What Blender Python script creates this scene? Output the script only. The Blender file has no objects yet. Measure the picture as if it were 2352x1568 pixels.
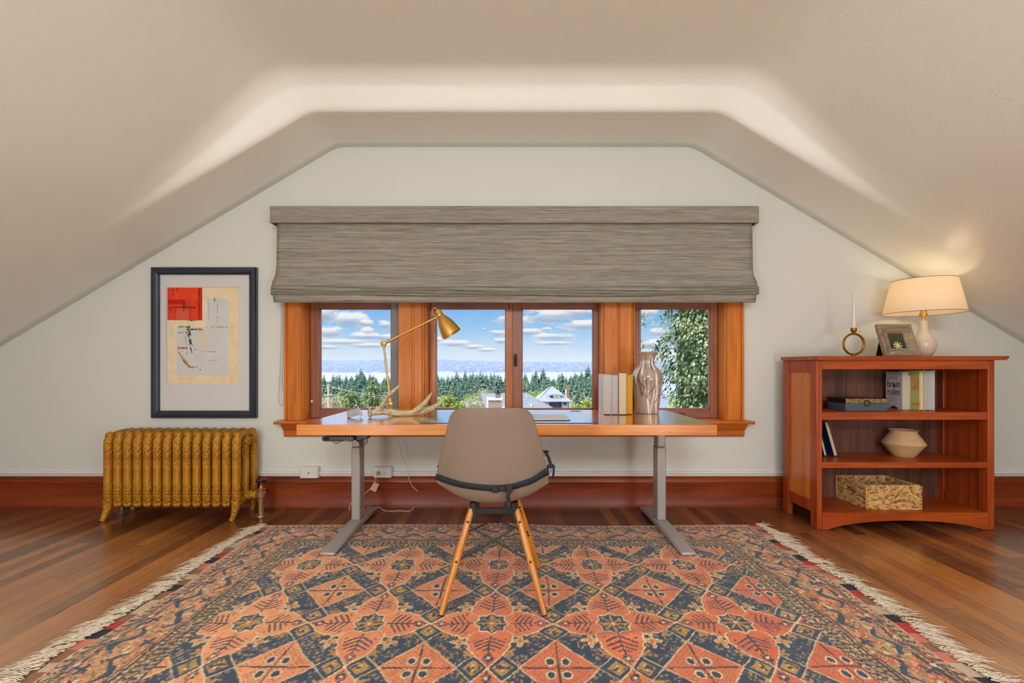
import bpy, bmesh, math, random
import numpy as np
from mathutils import Vector, Matrix
random.seed(7); rng = np.random.default_rng(7)
SC = bpy.context.scene
COL = SC.collection
PI = math.pi

# ---------------------------------------------------------------- camera
cam = bpy.data.cameras.new('camera'); camo = bpy.data.objects.new('camera', cam); COL.objects.link(camo)
cam.sensor_width = 36.0; cam.lens = 36.0*1050/2352; cam.shift_y = 56/2352
cam.clip_start = 0.02; cam.clip_end = 20000
camo.location = (0, 0, 1.0); camo.rotation_euler = (PI/2, 0, 0)
SC.camera = camo
def P(px, py, Y):                       # a point of the photograph at distance Y in front of the camera
    return ((px-1176)*Y/1050, Y, 1-(py-840)*Y/1050)

# ---------------------------------------------------------------- exposure, sky, sun, fill lights
vs = SC.view_settings
vs.view_transform = 'Standard'; vs.look = 'None'; vs.gamma = 1; vs.use_curve_mapping = False; vs.exposure = 0.0
cy_ = SC.cycles; cy_.use_adaptive_sampling = True; cy_.adaptive_threshold = .07; cy_.adaptive_min_samples = 20; cy_.use_denoising = True
cy_.max_bounces = 7; cy_.diffuse_bounces = 4; cy_.glossy_bounces = 3; cy_.transmission_bounces = 4; cy_.transparent_max_bounces = 8
cy_.caustics_reflective = False; cy_.caustics_refractive = False

def srgb(r, g, b):
    f = lambda c: (c/255/12.92) if c/255 <= 0.04045 else ((c/255+0.055)/1.055)**2.4
    return (f(r), f(g), f(b), 1.0)

class NT:
    def __init__(s, tree): s.t = tree; s.n = tree.nodes; s.l = tree.links
    def new(s, typ, **kw):
        n = s.n.new(typ)
        for k, v in kw.items(): setattr(n, k, v)
        return n
    def set(s, sock, v):
        if isinstance(v, bpy.types.NodeSocket): s.l.new(v, sock)
        elif v is not None: sock.default_value = v
    def m(s, op, a, b=None, c=None, clamp=False):
        n = s.new('ShaderNodeMath', operation=op, use_clamp=clamp)
        s.set(n.inputs[0], a)
        if b is not None: s.set(n.inputs[1], b)
        if c is not None: s.set(n.inputs[2], c)
        return n.outputs[0]
    def mix(s, fac, a, b, blend='MIX'):
        n = s.new('ShaderNodeMix', data_type='RGBA', blend_type=blend)
        s.set(n.inputs[0], fac); s.set(n.inputs[6], a); s.set(n.inputs[7], b)
        return n.outputs[2]
    def ramp(s, fac, stops, interp='LINEAR'):
        n = s.new('ShaderNodeValToRGB'); s.set(n.inputs[0], fac)
        e = n.color_ramp.elements; n.color_ramp.interpolation = interp
        while len(e) > 1: e.remove(e[-1])
        e[0].position = stops[0][0]; e[0].color = stops[0][1]
        for p, c in stops[1:]:
            x = e.new(p); x.color = c
        return n.outputs[0]
    def noise(s, vec, scale=5, detail=3, rough=.5, dist=0, out=0):
        n = s.new('ShaderNodeTexNoise')
        s.set(n.inputs['Vector'], vec); n.inputs['Scale'].default_value = scale
        n.inputs['Detail'].default_value = detail; n.inputs['Roughness'].default_value = rough
        n.inputs['Distortion'].default_value = dist
        return n.outputs[out]
    def coords(s, scale=(1, 1, 1), loc=(0, 0, 0), rot=(0, 0, 0), kind='Object'):
        t = s.new('ShaderNodeTexCoord'); mp = s.new('ShaderNodeMapping')
        s.l.new(t.outputs[kind], mp.inputs[0])
        mp.inputs['Scale'].default_value = scale; mp.inputs['Location'].default_value = loc; mp.inputs['Rotation'].default_value = rot
        return mp.outputs[0]
    def bump(s, h, strength=.3, dist=.01):
        n = s.new('ShaderNodeBump'); s.set(n.inputs['Height'], h)
        n.inputs['Strength'].default_value = strength; n.inputs['Distance'].default_value = dist
        return n.outputs[0]

# sky: blue gradient with cumulus, all laid out by direction
world = bpy.data.worlds.new('world'); SC.world = world; world.use_nodes = True
w = NT(world.node_tree); w.n.clear()
tc = w.new('ShaderNodeTexCoord'); sx = w.new('ShaderNodeSeparateXYZ'); w.l.new(tc.outputs['Generated'], sx.inputs[0])
dx, dy, dz = sx.outputs
ay = w.m('MAXIMUM', w.m('ABSOLUTE', dy), 0.05)
U = w.m('DIVIDE', dx, ay); V = w.m('DIVIDE', dz, ay)
base = w.ramp(w.m('MULTIPLY', V, 2.0), [(0.0, srgb(214, 229, 243)), (0.06, srgb(206, 228, 247)), (0.13, srgb(160, 208, 247)), (0.24, srgb(105, 180, 243)), (0.5, srgb(88, 158, 232)), (1.0, srgb(80, 140, 215))])
cv = w.new('ShaderNodeCombineXYZ'); w.l.new(U, cv.inputs[0]); w.l.new(w.m('MULTIPLY', V, 2.2), cv.inputs[1])
nz = w.noise(cv.outputs[0], 26, 5, .62)
nz2 = w.noise(cv.outputs[0], 7, 4, .6)
clouds = [(745,719,34,20),(800,733,46,17),(842,742,20,8),(882,745,18,10),(757,762,38,13),(845,759,15,9),(840,771,50,8),(885,774,26,8),
          (790,785,60,7),(745,797,50,5),(850,793,60,6),(1003,779,12,7),(1048,788,45,8),(1085,796,30,6),(1112,755,6,3),(1143,764,22,7),(1150,782,18,7),
          (1118,803,25,5),(1300,716,92,14),(1265,728,60,14),(1345,746,60,11),(1215,761,32,8),(1268,773,48,9),(1275,788,45,5),(1255,755,12,4),
          (1495,716,26,12),(1515,762,30,10),(1500,790,34,11),(1530,815,24,6),(1180,735,40,12),(930,740,40,14),(1420,770,40,14),(1420,730,40,14),(660,740,60,20),(1700,760,60,20)]
dens = None; shade = None
for (cx, cy, rx, ry) in clouds:
    a = w.m('DIVIDE', w.m('SUBTRACT', U, (cx-1176)/1050), rx*1.12/1050)
    b = w.m('DIVIDE', w.m('SUBTRACT', V, (840-cy)/1050), ry*1.12/1050)
    q = w.m('SUBTRACT', 1.0, w.m('ADD', w.m('MULTIPLY', a, a), w.m('MULTIPLY', b, b)))
    q2 = w.m('ADD', q, w.m('MULTIPLY', b, .0))
    dens = q2 if dens is None else w.m('MAXIMUM', dens, q2)
    sh = w.m('MULTIPLY', w.m('MAXIMUM', q, 0.0), b)
    shade = sh if shade is None else w.m('ADD', shade, sh)
dens = w.m('ADD', dens, w.m('MULTIPLY', w.m('SUBTRACT', nz, .5), 3.4))
# elsewhere in the sky: looser noise cloud
wide = w.m('MULTIPLY', w.m('SUBTRACT', nz2, .40), 5.0)
far = w.m('MULTIPLY', w.m('SUBTRACT', V, .16), 30, clamp=True)
dens = w.m('MAXIMUM', dens, w.m('MULTIPLY', wide, far))
cl = w.m('MULTIPLY', w.m('ADD', dens, .12), 1.5, clamp=True)
lit = w.m('ADD', w.m('MULTIPLY', shade, 1.6), w.m('ADD', w.m('MULTIPLY', nz, .9), .1), clamp=True)
ccol = w.ramp(lit, [(0.0, srgb(168, 186, 212)), (.45, srgb(205, 213, 228)), (.8, srgb(240, 240, 243)), (1, srgb(250, 249, 247))])
thin = w.m('MULTIPLY', w.m('MULTIPLY', w.m('SUBTRACT', w.noise(cv.outputs[0], 10, 4, .6), .42), 1.6, clamp=True), w.m('SUBTRACT', 1.0, w.m('MULTIPLY', V, 12), clamp=True))
skyc = w.mix(w.m('MULTIPLY', thin, .8), base, srgb(232, 238, 244))
skyc = w.mix(w.m('MULTIPLY', cl, .93), skyc, ccol)
below = w.m('MULTIPLY', dz, -30, clamp=True)
skyc = w.mix(below, skyc, srgb(150, 160, 150))
bg = w.new('ShaderNodeBackground'); w.l.new(skyc, bg.inputs[0]); w.l.new(w.m('ADD', 1.0, w.m('MULTIPLY', w.m('MULTIPLY', w.m('SUBTRACT', V, .132), 9, clamp=True), 2.4)), bg.inputs[1])  # sky boost added above the window view to whiten desk reflections
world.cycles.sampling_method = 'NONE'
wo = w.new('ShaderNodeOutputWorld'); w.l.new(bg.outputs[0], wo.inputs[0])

def lamp(name, typ, loc, energy, color=(1, 1, 1), rot=(0, 0, 0), **kw):
    d = bpy.data.lights.new(name, typ); d.energy = energy; d.color = color
    for k, v in kw.items(): setattr(d, k, v)
    o = bpy.data.objects.new(name, d); COL.objects.link(o); o.location = loc; o.rotation_euler = rot
    return o
sun = lamp('sun', 'SUN', (0, 0, 30), 5.0, (1.0, .93, .82), angle=.012)
sun.rotation_euler = Vector((.70, .42, -.80)).to_track_quat('-Z', 'Y').to_euler()
# fill added behind the camera: one area light and two points; then the table lamp
lamp('rear_fill_area', 'AREA', (0, -2.58, 2.42), 66, (.95, .98, 1.0), (PI/2, 0, 0), shape='RECTANGLE', size=2.5, size_y=.44)
for x_ in (-1.53, 1.63): lamp('rear_fill_point', 'POINT', (x_, -.60, .74), 76, (.95, .98, 1.0), shadow_soft_size=.34)
lamp('table_lamp_bulb', 'POINT', (2.70, 3.0, 1.44), 1.7, (1.0, .76, .46), shadow_soft_size=.035)

# ---------------------------------------------------------------- objects
def tag(o, label, cat, group=None, kind=None):
    if label: o['label'] = label
    if cat: o['category'] = cat
    if group: o['group'] = group
    if kind: o['kind'] = kind
    return o
def thing(name, label, cat, loc=(0, 0, 0), rot=(0, 0, 0), group=None, kind=None):
    o = bpy.data.objects.new(name, None); COL.objects.link(o)
    o.location = loc; o.rotation_euler = rot; o.empty_display_size = .05
    return tag(o, label, cat, group, kind)
def origin_of(p):
    v = Vector((0, 0, 0))
    while p is not None:
        v += p.location; p = p.parent
    return v
def finish(me, name, mat, parent=None, world=True, bev=0, sharp=35, smooth=True, origin=None):
    """link a mesh as one object; world=True: its verts are world positions, made relative to the parent"""
    o = bpy.data.objects.new(name, me); COL.objects.link(o)
    off = Vector((0, 0, 0))
    if parent is not None:
        o.parent = parent
        if world: off = origin_of(parent)
    elif origin is not None: off = Vector(origin); o.location = off
    if off.length: me.transform(Matrix.Translation(-off))
    if mat is not None:
        for m_ in (mat if isinstance(mat, (list, tuple)) else [mat]): me.materials.append(m_)
    if smooth:
        me.polygons.foreach_set('use_smooth', [True]*len(me.polygons))
        me.set_sharp_from_angle(angle=math.radians(sharp))
    if bev:
        b = o.modifiers.new('bevel', 'BEVEL'); b.width = bev; b.segments = 2; b.limit_method = 'ANGLE'; b.angle_limit = math.radians(40); b.harden_normals = False
    me.update()
    return o

class MB:
    def __init__(s): s.v = []; s.f = []; s.mi = []
    def add(s, v, f, mi=0):
        n = len(s.v); s.v += [tuple(x) for x in v]; s.f += [tuple(i+n for i in q) for q in f]; s.mi += [mi]*len(f); return s
    def box(s, x0, x1, y0, y1, z0, z1, mi=0, M=None):
        v = [(x, y, z) for z in (z0, z1) for y in (y0, y1) for x in (x0, x1)]
        if M is not None: v = [M @ Vector(p) for p in v]
        return s.add(v, [(0, 2, 3, 1), (4, 5, 7, 6), (0, 1, 5, 4), (2, 6, 7, 3), (0, 4, 6, 2), (1, 3, 7, 5)], mi)
    def loft(s, rings, closed=True, cap=True, mi=0, loop=False):
        n = len(rings[0]); v = [p for r in rings for p in r]; f = []
        R = len(rings)
        for i in range(R if loop else R-1):
            j = (i+1) % R
            for k in range(n if closed else n-1):
                k2 = (k+1) % n
                f.append((i*n+k, i*n+k2, j*n+k2, j*n+k))
        if cap and closed and not loop:
            f.append(tuple(range(n))[::-1]); f.append(tuple((R-1)*n+k for k in range(n)))
        return s.add(v, f, mi)
    def tube(s, pts, r, n=10, mi=0, cap=True, loop=False, flat=None, up=None):
        pts = [Vector(p) for p in pts]; R = len(pts)
        rs = r if isinstance(r, (list, tuple)) else [r]*R
        rings = []; prev = None
        for i, p in enumerate(pts):
            if loop: t = pts[(i+1) % R]-pts[i-1]
            else: t = pts[min(i+1, R-1)]-pts[max(i-1, 0)]
            if t.length < 1e-9: t = Vector((0, 0, 1))
            t.normalize()
            if prev is None:
                a = Vector(up) if up else (Vector((0, 0, 1)) if abs(t.z) < .9 else Vector((1, 0, 0)))
                u = (a - t*a.dot(t)).normalized()
            else: u = (prev - t*prev.dot(t)).normalized()
            prev = u; v = t.cross(u)
            fa = flat if flat else 1
            rings.append([p + (u*math.cos(q)*fa + v*math.sin(q))*rs[i] for q in [2*PI*k/n for k in range(n)]])
        return s.loft(rings, True, cap, mi, loop)
    def lathe(s, prof, c=(0, 0, 0), n=32, axis=None, mi=0, cap=True):
        """prof: (radius, height) pairs"""
        if axis is None: ex, ey, ez = Vector((1, 0, 0)), Vector((0, 1, 0)), Vector((0, 0, 1))
        else:
            ez = Vector(axis).normalized(); a = Vector((0, 1, 0)) if abs(ez.y) < .9 else Vector((1, 0, 0))
            ex = (a-ez*a.dot(ez)).normalized(); ey = ez.cross(ex)
        c = Vector(c)
        return s.loft([[c + ex*(r*math.cos(q)) + ey*(r*math.sin(q)) + ez*h for q in [2*PI*k/n for k in range(n)]] for r, h in prof], True, cap, mi)
    def prism(s, poly, x0, x1, axis='x', mi=0):
        """poly in the two other axes, extruded along axis"""
        def mk(a, b, t): return {'x': (t, a, b), 'y': (a, t, b), 'z': (a, b, t)}[axis]
        n = len(poly); v = [mk(a, b, x0) for a, b in poly]+[mk(a, b, x1) for a, b in poly]
        f = [(k, (k+1) % n, n+(k+1) % n, n+k) for k in range(n)] + [tuple(range(n))[::-1], tuple(range(n, 2*n))]
        return s.add(v, f, mi)
    def build(s, name, mat, parent=None, world=True, bev=0, sharp=35, smooth=True, origin=None):
        me = bpy.data.meshes.new(name); me.from_pydata(s.v, [], s.f)
        if any(s.mi): me.polygons.foreach_set('material_index', s.mi)
        bm = bmesh.new(); bm.from_mesh(me); bmesh.ops.recalc_face_normals(bm, faces=bm.faces); bm.to_mesh(me); bm.free()
        return finish(me, name, mat, parent, world, bev, sharp, smooth, origin)
def box(name, mat, parent, x0, x1, y0, y1, z0, z1, bev=.002, world=True):
    return MB().box(x0, x1, y0, y1, z0, z1).build(name, mat, parent, world, bev)
def structure(o, name=None): o['kind'] = 'structure'; return o
def smoothpath(pts, k=6):
    pts = [Vector(p) for p in pts]; out = []
    for i in range(len(pts)-1):
        p0, p1, p2, p3 = pts[max(i-1, 0)], pts[i], pts[i+1], pts[min(i+2, len(pts)-1)]
        for j in range(k):
            t = j/k
            out.append(.5*((2*p1)+(p2-p0)*t+(2*p0-5*p1+4*p2-p3)*t*t+(3*p1-p0-3*p2+p3)*t**3))
    out.append(pts[-1]); return out
def interp(xs, k):
    out = []
    for i in range(len(xs)-1): out += [xs[i]+(xs[i+1]-xs[i])*j/k for j in range(k)]
    return out+[xs[-1]]
def grid_mesh(name, X, Y, Z, colors=None, loopx=False, per='v'):
    """numpy grids (ny, nx) -> mesh, with an optional colour attribute 'Col'"""
    ny, nx = X.shape
    me = bpy.data.meshes.new(name)
    co = np.stack([X, Y, Z], -1).reshape(-1, 3).astype(np.float32)
    i, j = np.meshgrid(np.arange(ny-1), np.arange(nx if loopx else nx-1), indexing='ij')
    j2 = (j+1) % nx
    q = np.stack([i*nx+j, i*nx+j2, (i+1)*nx+j2, (i+1)*nx+j], -1).reshape(-1, 4).astype(np.int32)
    me.vertices.add(len(co)); me.vertices.foreach_set('co', co.ravel())
    me.loops.add(q.size); me.loops.foreach_set('vertex_index', q.ravel())
    me.polygons.add(len(q)); me.polygons.foreach_set('loop_start', np.arange(0, q.size, 4, dtype=np.int32)); me.polygons.foreach_set('loop_total', np.full(len(q), 4, np.int32))
    me.update(calc_edges=True)
    if colors is not None:
        at = me.color_attributes.new('Col', 'FLOAT_COLOR', 'POINT')
        c = np.ones((len(co), 4), np.float32); c[:, :3] = colors.reshape(-1, 3)
        at.data.foreach_set('color', c.ravel())
    return me
def text(name, body, size, mat, parent, loc, rot, extrude=.0004, align='CENTER', scale=(1, 1, 1)):
    cu = bpy.data.curves.new(name, 'FONT'); cu.body = body; cu.size = size; cu.extrude = extrude; cu.align_x = align; cu.align_y = 'CENTER'
    tmp = bpy.data.objects.new(name+'_src', cu); COL.objects.link(tmp)
    bpy.context.view_layer.update()
    me = bpy.data.meshes.new_from_object(tmp.evaluated_get(bpy.context.evaluated_depsgraph_get()))
    bpy.data.objects.remove(tmp); me.name = name
    from mathutils import Euler
    me.transform(Matrix.LocRotScale(Vector(loc), Euler(rot), Vector(scale)))
    return finish(me, name, mat, parent, True, smooth=False)

# ---------------------------------------------------------------- materials
def mat(name, color=(.5, .5, .5, 1), rough=.5, metal=0, spec=.5, coat=0, **kw):
    m = bpy.data.materials.new(name); m.use_nodes = True
    t = NT(m.node_tree); b = t.n['Principled BSDF']
    b.inputs['Base Color'].default_value = color; b.inputs['Roughness'].default_value = rough
    b.inputs['Metallic'].default_value = metal; b.inputs['Specular IOR Level'].default_value = spec
    b.inputs['Coat Weight'].default_value = coat; b.inputs['Coat Roughness'].default_value = .12
    for k, v in kw.items(): b.inputs[k].default_value = v
    return m, t, b
def speckle(name, c, rough=.5, amt=.06, scale=40, metal=0, bump=.0, coat=0, spec=.5, bscale=None):
    """plain surface with faint colour noise and bump"""
    m, t, b = mat(name, c, rough, metal, spec, coat)
    co = t.coords()
    n = t.noise(co, scale, 3)
    d = tuple(x*(1-amt*2) for x in c[:3])+(1,); l = tuple(min(1, x*(1+amt*2)) for x in c[:3])+(1,)
    t.l.new(t.ramp(n, [(.3, d), (.7, l)]), b.inputs['Base Color'])
    if bump: t.l.new(t.bump(t.noise(co, bscale or scale*2, 3), bump, .002), b.inputs['Normal'])
    return m
def wood(name, c1, c2, c3=None, axis='x', rough=.35, scale=1.0, coat=.3, knots=0, contrast=1.0, spec=.5):
    m, t, b = mat(name, c1, rough, 0, spec, coat)
    st = {'x': (1.2, 14, 14), 'y': (14, 1.2, 14), 'z': (14, 14, 1.2)}[axis]
    co = t.coords(tuple(q*scale for q in st))
    n1 = t.noise(co, 1.0, 4, .6, 1.2)
    st2 = {'x': (2.5, 110, 110), 'y': (110, 2.5, 110), 'z': (110, 110, 2.5)}[axis]
    n2 = t.noise(t.coords(tuple(q*scale for q in st2)), 1.0, 2, .6)
    f = t.m('ADD', t.m('MULTIPLY', n1, .72), t.m('MULTIPLY', n2, .28))
    col = t.ramp(f, [(.5-.17/contrast, c1), (.5, c2), (.5+.17/contrast, c3 or c2)])
    t.l.new(col, b.inputs['Base Color'])
    t.l.new(t.bump(n2, .12, .002), b.inputs['Normal'])
    return m
def vcol(name, rough=.9, coat=0, spec=.3, bump=None):
    m, t, b = mat(name, (1, 1, 1, 1), rough, 0, spec, coat)
    a = t.new('ShaderNodeVertexColor', layer_name='Col'); t.l.new(a.outputs[0], b.inputs['Base Color'])
    if bump: t.l.new(t.bump(t.noise(t.coords(), bump[0], 3), bump[1], .003), b.inputs['Normal'])
    return m
def glassy(name, tint=(1, 1, 1, 1), refl=.06):
    m = bpy.data.materials.new(name); m.use_nodes = True; t = NT(m.node_tree); t.n.clear()
    o = t.new('ShaderNodeOutputMaterial'); tr = t.new('ShaderNodeBsdfTransparent'); tr.inputs[0].default_value = tint
    g = t.new('ShaderNodeBsdfGlossy'); g.inputs['Roughness'].default_value = .01
    lw = t.new('ShaderNodeLayerWeight'); lw.inputs[0].default_value = .5; fz = t.m('POWER', lw.outputs['Facing'], 5.0)
    mx = t.new('ShaderNodeMixShader'); t.l.new(t.m('ADD', t.m('MULTIPLY', fz, .5), refl), mx.inputs[0]); t.l.new(tr.outputs[0], mx.inputs[1]); t.l.new(g.outputs[0], mx.inputs[2]); t.l.new(mx.outputs[0], o.inputs[0])
    return m
def plaster(name, c, rough, bscale, bstr, spec=.4):
    m, t, b = mat(name, c, rough, 0, spec)
    co = t.coords()
    big = t.noise(co, .8, 2)
    t.l.new(t.ramp(big, [(.3, tuple(x*.96 for x in c[:3])+(1,)), (.7, c)]), b.inputs['Base Color'])
    h = t.m('ADD', t.m('MULTIPLY', t.noise(co, bscale, 2, .6), .5), t.m('MULTIPLY', t.noise(co, 3.0, 2, .6), 1.0))
    if name == 'ceiling_paint':
        v = t.new('ShaderNodeTexVoronoi', feature='DISTANCE_TO_EDGE'); mp = t.coords((.9, .35, 1.3)); v.inputs['Scale'].default_value = 1
        wv = t.new('ShaderNodeVectorMath', operation='ADD'); t.l.new(mp, wv.inputs[0]); t.l.new(t.noise(co, 2.5, 1, .6, out=1), wv.inputs[1]); t.l.new(wv.outputs[0], v.inputs[0])
        line = t.m('SUBTRACT', 1.0, t.m('MULTIPLY', v.outputs[0], 90), clamp=True)
        line = t.m('MULTIPLY', line, t.m('MULTIPLY', t.m('SUBTRACT', t.noise(co, 1.3, 2), .5), 6, clamp=True))
        h = t.m('ADD', h, t.m('MULTIPLY', line, .55))
    t.l.new(t.bump(h, bstr, .006), b.inputs['Normal'])
    return m
M = {}
M['wall'] = plaster('wall_paint', srgb(219, 221, 214), .62, 140, .32)
M['ceiling'] = plaster('ceiling_paint', srgb(243, 244, 235), .40, 60, .22, .45)
M['trimpaint'] = speckle('painted_trim', srgb(226, 224, 218), .45, .01)
M['casing'] = wood('stained_fir', srgb(178, 94, 14), srgb(206, 116, 22), srgb(220, 136, 38), 'z', .48, 1, .05)
M['casing_x'] = wood('stained_fir_sill', srgb(176, 86, 16), srgb(198, 104, 24), srgb(210, 120, 36), 'x', .4, 1, .15)
M['sash'] = wood('weathered_sash', srgb(120, 72, 52), srgb(148, 92, 68), srgb(168, 110, 84), 'z', .4, 1, .1)
M['sash_x'] = wood('weathered_sash_rail', srgb(120, 72, 52), srgb(148, 92, 68), srgb(168, 110, 84), 'x', .4, 1, .1)
M['meeting'] = wood('worn_meeting_stile', srgb(140, 78, 34), srgb(178, 104, 46), srgb(196, 122, 60), 'z', .4, 1.4, .1)
M['baseboard'] = wood('stained_baseboard', srgb(104, 38, 10), srgb(134, 54, 16), srgb(152, 70, 24), 'x', .42, .8, .05)
M['desk'] = wood('desk_top_wood', srgb(186, 100, 32), srgb(212, 130, 50), srgb(228, 154, 72), 'x', .26, .55, 1.0, contrast=1.7)
M['case'] = wood('cherry_wood', srgb(130, 46, 10), srgb(158, 64, 16), srgb(180, 84, 26), 'z', .4, .7, .12)
M['case_x'] = wood('cherry_wood_rail', srgb(138, 50, 10), srgb(172, 72, 16), srgb(196, 96, 30), 'x', .4, .7, .12)
M['case_panel'] = wood('cherry_panel', srgb(176, 84, 22), srgb(206, 116, 42), srgb(220, 136, 60), 'z', .34, .6, .25)
M['case_back'] = wood('walnut_ply', srgb(72, 44, 36), srgb(104, 66, 54), srgb(128, 84, 70), 'z', .5, .8, .05)
M['maple'] = wood('maple_leg', srgb(176, 104, 30), srgb(198, 124, 40), srgb(214, 142, 56), 'z', .3, 1.2, .3)
M['steel'] = speckle('grey_powder_coat', srgb(168, 165, 160), .38, .02, 80, .25)
M['blackmetal'] = speckle('black_wire', srgb(28, 31, 34), .45, .03)
M['bolt'] = speckle('dark_bolt', srgb(60, 40, 24), .4, .03, 40, .7)
M['blackplastic'] = speckle('black_plastic', srgb(24, 27, 31), .4, .03)
M['rubber'] = speckle('black_rubber', srgb(22, 22, 24), .7, .03)
M['shell'] = speckle('taupe_plastic_shell', srgb(134, 118, 104), .4, .012, 30)
M['webbing'] = speckle('black_webbing', srgb(28, 36, 44), .8, .12, 300, bump=.3)
M['brass'] = speckle('brushed_brass', srgb(218, 174, 92), .38, .03, 60, .9)
M['brassold'] = speckle('aged_brass', srgb(158, 108, 36), .34, .08, 60, .95)
M['paper'] = speckle('book_paper', srgb(226, 220, 208), .8, .02, 200)
M['paperwhite'] = speckle('white_paper', srgb(214, 214, 212), .8, .02, 200)
M['white'] = speckle('white_plastic', srgb(222, 220, 214), .4, .01)
M['dark'] = speckle('dark_hole', srgb(20, 20, 20), .6, .01)
M['grey'] = speckle('grey_plastic', srgb(156, 158, 164), .35, .01)
M['glass'] = glassy('window_glass', (.985, .99, .985, 1), .005)
M['pictureglass'] = glassy('picture_glass', (.985, .985, .985, 1), .012)
# ================================================================ THE ROOM
YW = 3.25; YB = -2.6; XL, XR = -4.15, 4.15
def Zceil(x, y):
    """attic ceiling: lower coved section by the window, higher vault in front of it"""
    ax = abs(x-.02)
    def smin(a, b, k):
        h = max(k-abs(a-b), 0)/k
        return min(a, b)-h*h*h*k/6
    zi = smin(2.556, 2.554-.592*(ax-1.262), .05)
    zm = smin(2.735, 2.735-.92*(ax-1.42), .22)
    zm = -smin(-zm, -zi, .16)
    k = .10
    t = (2.815-y)/(2.815-2.60); t = min(max(t, 0), 1); e = min(1, t/.40); t = (1-(1-t)**2.3)*e*e*(3-2*e)
    return zi*(1-t)+zm*t
xs = np.concatenate([np.linspace(XL, -2.4, 10)[:-1], np.linspace(-2.4, 2.4, 121), np.linspace(2.4, XR, 10)[1:]])
ys = np.concatenate([np.linspace(YB, 2.4, 20)[:-1], np.linspace(2.4, 2.95, 81), np.linspace(2.95, YW, 5)[1:]])
Xg, Yg = np.meshgrid(xs, ys)
Zg = np.vectorize(Zceil)(Xg, Yg)
me = grid_mesh('ceiling', Xg, Yg, Zg)
ceil = finish(me, 'ceiling', M['ceiling'], sharp=60); ceil.modifiers.new('solid', 'SOLIDIFY').thickness = .08; ceil.modifiers['solid'].offset = 1
tag(ceil, 'cream plaster attic ceiling with sloped sides and a rounded cove', None, kind='structure')

# floor of strip boards running towards the window
def floor_material():
    m, t, b = mat('strip_floor', rough=.3, coat=.25)
    tcx = t.coords(); s = t.new('ShaderNodeSeparateXYZ'); t.l.new(tcx, s.inputs[0])
    W = .068
    xi = t.m('DIVIDE', s.outputs[0], W); ix = t.m('FLOOR', xi); fx = t.m('FRACT', xi)
    wn = t.new('ShaderNodeTexWhiteNoise', noise_dimensions='1D'); t.l.new(ix, wn.inputs['W'])
    yo = t.m('ADD', t.m('DIVIDE', s.outputs[1], 1.9), t.m('MULTIPLY', wn.outputs[0], 7.0)); iy = t.m('FLOOR', yo); fy = t.m('FRACT', yo)
    wn2 = t.new('ShaderNodeTexWhiteNoise', noise_dimensions='2D'); c2 = t.new('ShaderNodeCombineXYZ'); t.l.new(ix, c2.inputs[0]); t.l.new(iy, c2.inputs[1]); t.l.new(c2.outputs[0], wn2.inputs['Vector'])
    r = wn2.outputs[0]
    cg = t.new('ShaderNodeCombineXYZ'); t.l.new(t.m('ADD', t.m('MULTIPLY', s.outputs[0], 85), t.m('MULTIPLY', r, 50)), cg.inputs[0]); t.l.new(t.m('MULTIPLY', s.outputs[1], 2.2), cg.inputs[1])
    g = t.noise(cg.outputs[0], 1, 4, .65, .6)
    cs = t.new('ShaderNodeCombineXYZ'); t.l.new(t.m('MULTIPLY', s.outputs[0], 200), cs.inputs[0]); t.l.new(t.m('MULTIPLY', s.outputs[1], 5), cs.inputs[1])
    fine = t.noise(cs.outputs[0], 1, 3, .7)
    tone = t.m('ADD', t.m('MULTIPLY', r, .60), t.m('MULTIPLY', g, .46))
    col = t.ramp(tone, [(.12, srgb(88, 48, 28)), (.38, srgb(126, 74, 42)), (.6, srgb(160, 98, 54)), (.8, srgb(194, 122, 56)), (.98, srgb(212, 144, 72))])
    # wear: paler scuffed lanes in the walked part of the room, darker towards the window wall
    wear = t.noise(tcx, 1.1, 3, .6)
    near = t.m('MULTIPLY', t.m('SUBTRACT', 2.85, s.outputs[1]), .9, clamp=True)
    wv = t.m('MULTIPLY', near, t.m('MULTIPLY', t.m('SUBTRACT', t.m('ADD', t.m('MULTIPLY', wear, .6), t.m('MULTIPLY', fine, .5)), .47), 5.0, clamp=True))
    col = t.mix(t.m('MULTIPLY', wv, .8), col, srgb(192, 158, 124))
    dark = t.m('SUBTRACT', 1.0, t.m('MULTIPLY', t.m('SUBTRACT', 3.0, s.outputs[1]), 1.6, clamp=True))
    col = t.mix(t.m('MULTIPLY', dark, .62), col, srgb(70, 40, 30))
    gap = t.m('MULTIPLY', t.m('SUBTRACT', t.m('ABSOLUTE', t.m('SUBTRACT', fx, .5)), .482), 60, clamp=True)
    gap2 = t.m('MULTIPLY', t.m('SUBTRACT', t.m('ABSOLUTE', t.m('SUBTRACT', fy, .5)), .4988), 900, clamp=True)
    gp = t.m('MAXIMUM', gap, gap2)
    col = t.mix(t.m('MULTIPLY', gp, .75), col, srgb(38, 20, 12))
    t.l.new(col, b.inputs['Base Color'])
    t.l.new(t.m('ADD', .24, t.m('MULTIPLY', wv, .3)), b.inputs['Roughness'])
    t.l.new(t.bump(t.m('SUBTRACT', t.m('MULTIPLY', fine, .12), gp), .35, .003), b.inputs['Normal'])
    return m
fl = MB().box(XL, XR, YB, 3.42, -.12, 0).build('floor', floor_material(), smooth=False); tag(fl, 'worn red-brown strip wood floor running towards the window wall', None, kind='structure')

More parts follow.
